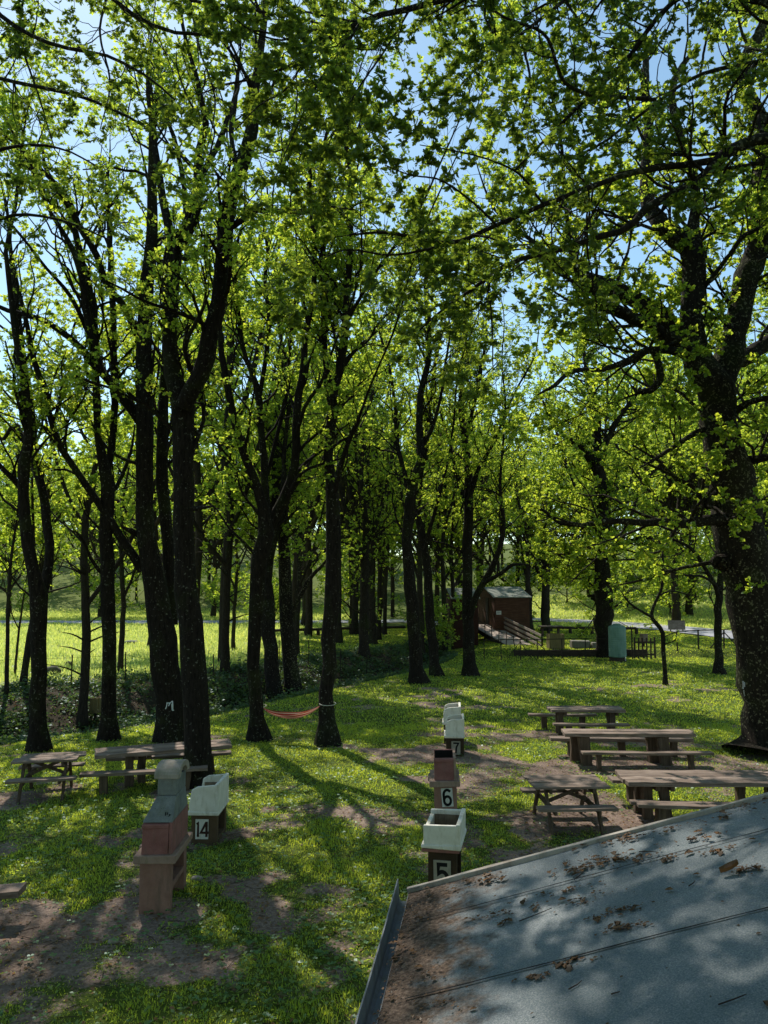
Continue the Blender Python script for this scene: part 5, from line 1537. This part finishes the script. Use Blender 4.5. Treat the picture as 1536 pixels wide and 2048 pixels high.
hut2 = thing('hut', 'shaded dark hut left of the red one, mostly hidden by trees and leaves', 'hut', (4.55, 51.5, float(hgt(5.4, 52))), math.radians(3))
z2 = 3.2
MB().box((.85, 0, z2 / 2 - .15), (1.7, .1, z2 + .3)).build('wall', M['wood_red_shade_tone'], hut2)
for x in (0.0, 1.6):
    mb = MB(); mb.prism([(.055, -.3), (4.5, -.3), (4.5, z2), (2.25, z2 + .6), (.055, z2)], x, x + .1, axis=0); mb.build('wall', M['wood_red_shade_tone'], hut2)
for sg in (0, 1):
    a = (-.1, -.15, z2 - .03) if sg == 0 else (-.1, 4.65, z2 - .03); b = (-.1, 2.25, z2 + .64)
    V = [a, (1.85, a[1], a[2]), (1.85, b[1], b[2]), b]; V = V + [(x, y, z + .05) for x, y, z in V]
    MB().add(V, [(0, 3, 2, 1), (4, 5, 6, 7), (0, 1, 5, 4), (1, 2, 6, 5), (2, 3, 7, 6), (3, 0, 4, 7)]).build('roof', M['roof_metal'], hut2)

P0 = np.array([8.95, 48.3, .16]); P1 = np.array([7.05, 56.2, 1.32])
d = P1 - P0; hd = norm(np.array([d[0], d[1], 0])); sd = np.array([hd[1], -hd[0], 0])
ramp_t = thing('ramp', 'boarded ramp coloured sunlit pale, with dark plank railings climbing to the red hut', 'ramp', tuple(P0), 0)
mb = MB(); mb.plank((0, 0, 0), tuple(d), 1.7, .09, .004, 24); mb.build('deck', M['wood_sunlit_tone'], ramp_t)
mb = MB(); mb.plank(tuple(-sd * .86 + np.array([0, 0, -.12])), tuple(d - sd * .86 + np.array([0, 0, -.12])), .07, .26, .003, 6); mb.build('side_beam', M['wood_dark'], ramp_t)
mb = MB(); mb.plank(tuple(sd * .86 + np.array([0, 0, -.12])), tuple(d + sd * .86 + np.array([0, 0, -.12])), .07, .26, .003, 6); mb.build('side_beam', M['wood_dark'], ramp_t)
for k in range(8):
    q = d * (k / 7) + sd * .93
    MB().box((q[0], q[1], q[2] + .42), (.09, .09, 1.15)).build('rail_post', M['wood_dark'], ramp_t)
for hz_ in (.28, .58, .90):
    mb = MB(); mb.plank(tuple(sd * .87 + np.array([0, 0, hz_])), tuple(d + sd * .87 + np.array([0, 0, hz_])), .035, .15, .003, 8); mb.build('rail_board', M['wood_sunlit_tone'], ramp_t)
for k in range(7):
    q = d * (k / 6.5) - sd * .93
    MB().box((q[0], q[1], q[2] + .38), (.05, .05, 1.05), ry=rng.normal(0, .05)).build('rail_post', M['wood_dark'], ramp_t)
mb = MB(); mb.rod([tuple(d * t - sd * .93 + np.array([0, 0, .86 - .22 * math.sin(PI * t)])) for t in np.linspace(0, 1, 9)], .022); mb.build('hand_rail', M['wood_dark'], ramp_t)
for k in range(1, 5):
    for sgn in (-.7, .7):
        q = d * (k / 4.3) + sd * sgn; gz = float(hgt(P0[0] + q[0], P0[1] + q[1])) - P0[2]
        if q[2] - gz > .15: MB().box((q[0], q[1], (q[2] + gz) / 2 - .06), (.10, .10, q[2] - gz - .09)).build('ramp_post', M['wood_dark'], ramp_t)

# dark timber edge in front of the hut lawn
edge = thing('retaining_edge', 'long low dark timber edging between the ramp foot and the picket gate', 'edging', (7.6, 45.9, float(hgt(8, 45))), 0)
for k in range(4):
    x0 = k * 1.95
    mb = MB(); mb.plank((x0, -.25 + .02 * k, .16 + .01 * k), (x0 + 1.93, -.25 + .02 * (k + 1), .16 + .01 * k), .16, .42, .006, 6); mb.build('beam', M['wood_dark'], edge, .01)

# thin iron railing in front of it
def rail_fence(name, label, cat, pts, h, pr, rr, mat, rails=(1.0,), braces=()):
    t = thing(name, label, cat, gp(*pts[0]), 0)
    o = np.array(t.location); tops = []
    for (x, y) in pts:
        b = np.array(gp(x, y)) - o; tl = rng.normal(0, .03, 2)
        MB().rod([b + [0, 0, -.15], b + [tl[0] * .5, tl[1] * .5, h * .5], b + [tl[0], tl[1], h]], pr, 6).build('post', M[mat], t); tops.append((b, b + [tl[0], tl[1], h]))
    for f in rails:
        MB().rod([b + (q - b) * f for b, q in tops], rr, 5).build('rail', M[mat], t)
    for i, dx in braces:
        b, q = tops[i]; MB().rod([q * .85 + b * .15, np.array([b[0] + dx, b[1] - .1, float(hgt(b[0] + dx + o[0], b[1] + o[1] - .1)) - o[2]])], pr * .8, 5).build('brace', M[mat], t)
    return t


rail_fence('iron_railing', 'thin rusty pipe railing running from the ramp foot toward the water tank', 'railing', [(5.6, 43.6), (6.6, 43.9), (7.7, 44.0), (8.7, 44.1), (10.2, 44.6), (11.6, 44.8), (12.9, 44.7)], 1.15, .028, .024, 'iron', (.97,), ((2, -.8), (2, .7), (3, .9)))
rail_fence('post_fence', 'post and single rail fence on the right lawn in front of the road', 'fence', [(16.3, 45.6), (17.4, 46.2), (18.9, 46.8), (20.6, 47.2), (22.4, 49.0), (25, 51)], 1.15, .045, .03, 'iron', (.98,), ((3, -.9), (3, .9)))
rail_fence('wire_fence', 'row of thin rusty wire fence posts along the bank in the centre', 'fence', [(-4.9, 36.5), (-3.7, 38.2), (-2.2, 39.0), (-.9, 40.5), (1.1, 41.5), (2.6, 42.5), (4.4, 43.2)], 1.35, .022, .006, 'iron', (.45, .75, .97))
rail_fence('wire_fence', 'row of thin leaning stakes with wire on the far left bank', 'fence', [(-14.5, 28.5), (-12.0, 30.0), (-10.4, 31.4), (-8.7, 31.0), (-7.2, 33)], 1.1, .025, .005, 'iron', (.5, .9))

# picket gate
gt = thing('picket_gate', 'small dark wooden picket gate right of the green tank', 'gate', gp(14.35, 44.6), math.radians(2))
for k in range(6):
    w = .11; x = k * .235
    MB().box((x, 0, .60 + (.03 if k in (0, 5) else 0) + rng.normal(0, .015)), (w if k in (0, 5) else .085, .03, 1.2), ry=rng.normal(0, .02), jit=.003).build('picket', M['wood_dark'], gt)
for z in (.25, .95):
    MB().box((.59, .035, z), (1.25, .03, .09)).build('cross_rail', M['wood_dark'], gt)
MB().rod([(-.14, .02, -.2), (-.14, .02, 1.75)], .04).build('post', M['iron'], gt)
MB().rod([(-.14, .02, 1.72), (-.9, .05, 2.15)], .02).build('stay_wire', M['iron'], gt)

# water tank on its stump
tx, ty = 12.95, 43.2
tz = float(hgt(tx, ty))
st = thing('tank_stand', 'dark low stump carrying the green water tank', 'stump', (tx, ty, tz), 0)
MB().lathe([(.50, -.1), (.47, .05), (.44, .20), (.42, .22)], sides=14).build('block', M['wood_dark'], st, .01)
tk = thing('water_tank', 'tall pale green plastic water tank standing before the broad oak', 'water tank', (tx, ty, tz + .225), 0)
pr = [(.44, 0), (.475, .03)]
for k in range(13):
    z = .06 + k * .115; pr += [(.478, z), (.478, z + .07), (.468, z + .09)]
pr += [(.475, 1.60), (.44, 1.68), (.33, 1.735), (.24, 1.75)]
MB().lathe(pr, sides=36).build('body', M['tank'], tk, smooth=True)
MB().lathe([(.20, 1.752), (.20, 1.82), (.17, 1.84)], sides=20).build('lid', M['tank'], tk)
MB().rod([(.28, -.40, .06), (.28, -.47, .06), (.28, -.47, -.16)], .028, 8).build('tap_pipe', M['white_cement'], tk, smooth=True)

# slatted bins, stones, benches, log rails, sign board
def slat_bin(label, loc, w=.5, h=.75, rz=0.0, base=.05, n=5, mat='wood_bin'):
    t = thing('litter_bin', label, 'litter bin', loc, rz)
    for k in range(n):
        for sg in (-1, 1):
            MB().box(((k - (n - 1) / 2) * w / n, sg * w / 2, base + h / 2), (w / n - .012, .025, h), jit=.002).build('slat', M[mat], t)
            MB().box((sg * (w / 2 + .013), (k - (n - 1) / 2) * (w - .06) / n, base + h / 2), (.025, (w - .06) / n - .012, h), jit=.002).build('slat', M[mat], t)
    MB().box((0, 0, base + .02), (w - .06, w - .06, .03)).build('bottom', M['wood_dark'], t)
    MB().rod([(0, 0, -.15), (0, 0, base + .03)], .05).build('post', M['wood_dark'], t)
    return t


slat_bin('wooden slatted bin in front of the left bank, beside the straight oak', (*(lambda b: (b[0], b[1], float(hgt(b[0], b[1]))))(G(190, 1442)),), .28, .50, 0, .28, 3)
slat_bin('pale wooden slatted bin in front of the hut, behind the iron railing', gp(10.35, 47.0), .85, .85, .05, .05, 5)
slat_bin('small round looking bin at the far roadside, left of the broad oak', gp(18.2, 66.5), .42, .62, .3, .25, 4, 'wood')
slat_bin('small bin behind the picket gate on the right lawn', gp(16.2, 48.5), .34, .55, .3, .25, 4, 'wood')


def boulder(label, loc, s, seed, mat='stone', cat='stone'):
    r = np.random.default_rng(seed); V = []; F = []
    nu_, nv_ = 12, 8
    for j in range(nv_ + 1):
        for i in range(nu_):
            th = PI * j / nv_; ph = 2 * PI * i / nu_
            v = np.array([math.sin(th) * math.cos(ph), math.sin(th) * math.sin(ph), math.cos(th)])
            v = np.sign(v) * np.abs(v) ** .8 * (1 + .10 * r.normal())
            V.append(v * np.array(s) / 2 + np.array([0, 0, s[2] * .35]))
    for j in range(nv_):
        for i in range(nu_):
            F.append((j * nu_ + i, (j + 1) * nu_ + i, (j + 1) * nu_ + (i + 1) % nu_, j * nu_ + (i + 1) % nu_))
    o = MB().add(V, F).build('stone', M[mat]); o.location = loc
    m_ = o.modifiers.new('sub', 'SUBSURF'); m_.levels = 1; m_.render_levels = 1
    o['label'] = label; o['category'] = cat
    return o


def gpx(px, py, dz=0.0):
    b = G(px, py); return (float(b[0]), float(b[1]), float(hgt(b[0], b[1])) + dz)


boulder('mossy boulder at the meadow edge, largest of the two on the left', gpx(105, 1349), (.72, .55, .42), 1, 'mossy_stone')
boulder('small mossy boulder up the meadow edge behind the larger one', gpx(137, 1332), (.3, .28, .26), 2, 'mossy_stone')
boulder('flat grey rock lying far out in the bright left meadow', gpx(262, 1288), (1.0, .7, .28), 3)
boulder('flat pale stone lying on dark soil right of the chimney barbecue', gpx(394, 1760), (.17, .12, .06), 4, 'cap_cement')
boulder('small pale stone in the grass left of the chimney barbecue', gpx(226, 1888), (.14, .07, .06), 5, 'cap_cement')
MBs = MB(); MBs.box((0, 0, .22), (1.15, .5, .46), jit=.02); o = MBs.build('stone_block', M['stone'], None, .04); o.location = gp(12.0, 47.6); tag(o, 'pale squared stone block behind the iron railing, larger of two', 'stone block')
MBs = MB(); MBs.box((0, 0, .17), (.85, .45, .36), jit=.02); o = MBs.build('stone_block', M['stone'], None, .04); o.location = gp(13.05, 47.4); tag(o, 'pale squared stone block behind the iron railing, smaller of two', 'stone block')

sgn = thing('notice_board', 'weathered grey board on posts beside the far road on the right', 'board', gp(22.9, 60.8), math.radians(-18))
MB().box((0, 0, .55), (1.25, .05, .75), rx=-.35, jit=.006).build('panel', M['wood'], sgn)
for x in (-.45, .45): MB().box((x, .05, .28), (.09, .09, .75)).build('post', M['wood_leg'], sgn)


def log_rail(label, a, b, n, h=.45):
    t = thing('log_rail', label, 'log rail', gp(*a), 0, None); o = np.array(t.location)
    q = [np.array(gp(a[0] + (b[0] - a[0]) * k / (n - 1), a[1] + (b[1] - a[1]) * k / (n - 1))) - o for k in range(n)]
    for p in q: MB().rod([p + [0, 0, -.15], p + [0, 0, h - .02]], .13, 8).build('post', M['wood_dark'], t)
    for p, r in zip(q[:-1], q[1:]): MB().rod([p + [0, 0, h], r + [0, 0, h]], .10, 8).build('rail', M['wood_dark'], t)
    return t


log_rail('low log rail on short posts across the shade behind the centre trees', (-9.5, 55), (2.2, 60), 6)
log_rail('low log rail running right of the hut toward the broad oak', (12.6, 59.5), (19.0, 58.5), 5)
for lab, x, y, rz in (('far picnic bench seen just right of the hut', 12.2, 57.0, .1), ('farther picnic bench behind the trunks right of the hut', 12.6, 63.5, -.1)):
    t = plank_table('picnic_table', lab, 1.7, .7, gp(x, y), rz, [(-.6, 0, 0), (.6, 0, 0)], planks=2, top_z=.75, group='far picnic tables')

# ------------------------------------------------------------------ ground cover
def scatter(n, y0, y1, power=1.0, side=1.15):
    u = rng.random(n); y = (y0 ** power + u * (y1 ** power - y0 ** power)) ** (1 / power)
    x = (rng.random(n) * 2 - 1) * (0.52 * y * side + .8)
    return x, y


def blades(name, x, y, hh, ww, mat, lean=.8):
    n = len(x); z = hgt(x, y)
    a = rng.random(n) * 6.283; la = rng.random(n) * 6.283; lm = np.abs(rng.normal(0, lean, n)) * hh
    b = np.stack([x, y, z - .005], 1); s = np.stack([np.cos(a), np.sin(a), np.zeros(n)], 1) * (ww / 2)[:, None]
    m = b + np.stack([np.cos(la) * lm * .35, np.sin(la) * lm * .35, hh * .6], 1)
    t = b + np.stack([np.cos(la) * lm, np.sin(la) * lm, hh * (1 - .25 * np.minimum(lm / hh, 1.5))], 1)
    V = np.stack([b - s, b + s, m + s * .75, t, m - s * .75], 1).reshape(-1, 3)
    f = np.array([[0, 1, 2, 4]])[None] + (np.arange(n) * 5)[:, None, None]; f3 = np.array([[4, 2, 3]])[None] + (np.arange(n) * 5)[:, None, None]
    return link(name, mesh_np(name, V, [f.reshape(-1, 4), f3.reshape(-1, 3)]), M[mat])


def on_lawn(x, y):
    return under_f(x, y) < .35


x, y = scatter(420000, 5.2, 24, 1.15)
dn = dirt_f(x, y); tuft = fbm(x * 1.6, y * 1.6, 41, 3)
k = (rng.random(len(x)) < np.clip(1.05 - dn * 1.25, .03, 1) * np.clip(.25 + 1.3 * tuft, .2, 1)) & on_lawn(x, y)
x, y, tuft, dn = x[k], y[k], tuft[k], dn[k]
hh = (.020 + .060 * np.clip(tuft - .2, 0, 1) ** 1.2) * rng.uniform(.5, 1.5, len(x)) * (1.15 - .5 * dn); ww = rng.uniform(.004, .008, len(x)) * (1 + y / 16)
tag(blades('grass', x, y, hh, ww, 'grass'), 'short green grass of the near shady lawn', 'grass', kind='stuff')
x, y = scatter(260000, 22, 66, 1.2)
dn = dirt_f(x, y)
k = (rng.random(len(x)) < np.clip(1.05 - dn, .06, 1)) & on_lawn(x, y) & (meadow_f(x, y) < .5)
k &= np.min(np.hypot(x[:, None] - rp[None, ::4, 0], y[:, None] - rp[None, ::4, 1]), axis=1) > 3.2
x, y = x[k], y[k]
hh = rng.uniform(.03, .085, len(x)); ww = rng.uniform(.018, .036, len(x)) * (y / 30)
tag(blades('grass', x, y, hh, ww, 'grass'), 'sunny lawn grass farther back toward the hut and road', 'grass', kind='stuff')
x, y = scatter(220000, 30, 100, 1.1, 1.5)
k = (meadow_f(x, y) > .4) & (np.min(np.hypot(x[:, None] - rp[None, ::4, 0], y[:, None] - rp[None, ::4, 1]), axis=1) > 3.2)
x, y = x[k], y[k]
hh = rng.uniform(.08, .30, len(x)); ww = rng.uniform(.03, .07, len(x)) * (y / 45)
tag(blades('meadow_grass', x, y, hh, ww, 'meadow_grass', .4), 'tall bright sunlit meadow grass beyond the bank', 'grass', kind='stuff')

# ivy and brambles on the bank
n = 420000
x = rng.uniform(-24, 6, n); y = rng.uniform(18, 56, n)
uf = under_f(x, y); cl = fbm(x * .9, y * .9, 81, 4)
k = (uf > .25) & (rng.random(n) < np.clip((cl - .30) * 5.0, .10, 1)); x, y, cl = x[k], y[k], cl[k]
P = np.stack([x, y, hgt(x, y) + np.abs(rng.normal(0, 1, len(x))) * (.08 + .35 * np.clip(cl - .4, 0, 1))], 1)
D = rand_dir(len(x)) * np.array([1, 1, .4]); Nn = norm(np.array([0, -.25, .8]) + .75 * rand_dir(len(x)))
o = link('ivy', leaf_mesh('ivy', P, D, Nn, rng.uniform(.07, .16, len(x)), KITE), M['ivy']); tag(o, 'dark ivy and bramble undergrowth covering the bank', 'undergrowth', kind='stuff')
k = rng.random(n) < .0
n = 26000; x = rng.uniform(-24, 6, n); y = rng.uniform(18, 56, n); k = under_f(x, y) > .3; x, y = x[k], y[k]
P = np.stack([x, y, hgt(x, y) + .02], 1); Nn = norm(np.array([0, 0, 1]) + .5 * rand_dir(len(x)))
o = link('fallen_leaves', leaf_mesh('bank_litter', P, rand_dir(len(x)) * [1, 1, .2], Nn, rng.uniform(.06, .12, len(x)), KITE), M['deadleaf']); tag(o, 'pale dead leaves lying among the ivy on the bank', 'leaf litter', kind='stuff')

# clover and small weeds in the near lawn
x, y = scatter(14000, 5.5, 22, 1.0)
cl = fbm(x * 1.3, y * 1.3, 95, 3); k = (cl > .46) & (rng.random(len(x)) < .75); x, y = x[k], y[k]
m = len(x); hh = rng.uniform(.03, .10, m); a0 = rng.random(m) * 6.28; sz = rng.uniform(.022, .042, m)
Ps = []; Ds = []; Ns = []; Ss = []
base = np.stack([x, y, hgt(x, y) + hh], 1); tilt = norm(np.array([0, 0, 1]) + .3 * rand_dir(m))
for j in range(3):
    a = a0 + j * 2.094; D = np.stack([np.cos(a), np.sin(a), np.full(m, .05)], 1)
    Ps.append(base); Ds.append(D); Ns.append(tilt); Ss.append(sz)
_c = [(0, 0), (.28, .30), (.42, .62), (.30, .92), (0, .86), (-.30, .92), (-.42, .62), (-.28, .30)]
TREF = (np.array([[a, b, .05 * b] for a, b in _c]), [np.array([[0, 1, 2, 3], [0, 3, 4, 5], [0, 5, 6, 7]])])
o = link('clover', leaf_mesh('clover', np.concatenate(Ps), np.concatenate(Ds), np.concatenate(Ns), np.concatenate(Ss), TREF), M['clover']); tag(o, 'pale green clover and small weeds dotted over the near lawn', 'clover', kind='stuff')
# broad leaved weeds mixed through the turf
x, y = scatter(150000, 7, 42, 1.25); k = (rng.random(len(x)) < np.clip(1.1 - dirt_f(x, y), .05, 1) * np.clip((fbm(x * .8, y * .8, 131, 4) - .36) * 4, 0, 1)) & on_lawn(x, y); x, y = x[k], y[k]
P = np.stack([x, y, hgt(x, y) + rng.uniform(.01, .06, len(x))], 1); Nn = norm(np.array([0, 0, .9]) + .6 * rand_dir(len(x)))
o = link('weeds', leaf_mesh('weeds', P, rand_dir(len(x)) * [1, 1, .35], Nn, rng.uniform(.025, .06, len(x)) * (1 + y / 45), KITE), M['weed']); tag(o, 'low broad leaved weeds growing through the lawn', 'weeds', kind='stuff')
# litter of twigs and dead leaves on bare soil
x, y = scatter(26000, 5.2, 26, 1.1); dn = dirt_f(x, y); k = (rng.random(len(x)) < .08 + .8 * dn) & on_lawn(x, y); x, y = x[k], y[k]
P = np.stack([x, y, hgt(x, y) + .012], 1); Nn = norm(np.array([0, 0, 1]) + .4 * rand_dir(len(x)))
o = link('fallen_leaves', leaf_mesh('soil_litter', P, rand_dir(len(x)) * [1, 1, .15], Nn, rng.uniform(.025, .075, len(x)), KITE), M['deadleaf']); tag(o, 'dry fallen leaves and chips on the bare soil of the picnic ground', 'leaf litter', kind='stuff')
x, y = scatter(900, 5.5, 18, 1.0); k = on_lawn(x, y); x, y = x[k], y[k]; m = len(x); a = rng.random(m) * 6.28; L = rng.uniform(.08, .35, m)
p0 = np.stack([x, y, hgt(x, y) + .012], 1); d = np.stack([np.cos(a), np.sin(a), rng.normal(0, .05, m)], 1) * L[:, None]; bend = rng.normal(0, .06, (m, 3)) * L[:, None] * [1, 1, .2]
v, f = tubes(np.stack([p0, p0 + d * .5 + bend, p0 + d], 1), np.stack([np.full(m, .005), np.full(m, .004), np.full(m, .002)], 1), 4)
o = link('twigs', mesh_np('twigs', v, [f]), M['wood_dark']); tag(o, 'thin dead twigs lying about on the near lawn', 'twigs', kind='stuff')

# ------------------------------------------------------------------ render settings
scene.render.engine = 'CYCLES'
c = scene.cycles
c.max_bounces = 6; c.diffuse_bounces = 2; c.glossy_bounces = 2; c.transmission_bounces = 3; c.transparent_max_bounces = 4
c.caustics_reflective = False; c.caustics_refractive = False
c.use_denoising = True
try: c.denoiser = 'OPENIMAGEDENOISE'
except Exception: pass
c.use_adaptive_sampling = False
c.sample_clamp_indirect = 8.0
scene.view_settings.view_transform = 'Standard'
scene.view_settings.look = 'None'
scene.view_settings.exposure = 0.0
scene.view_settings.gamma = 1.0
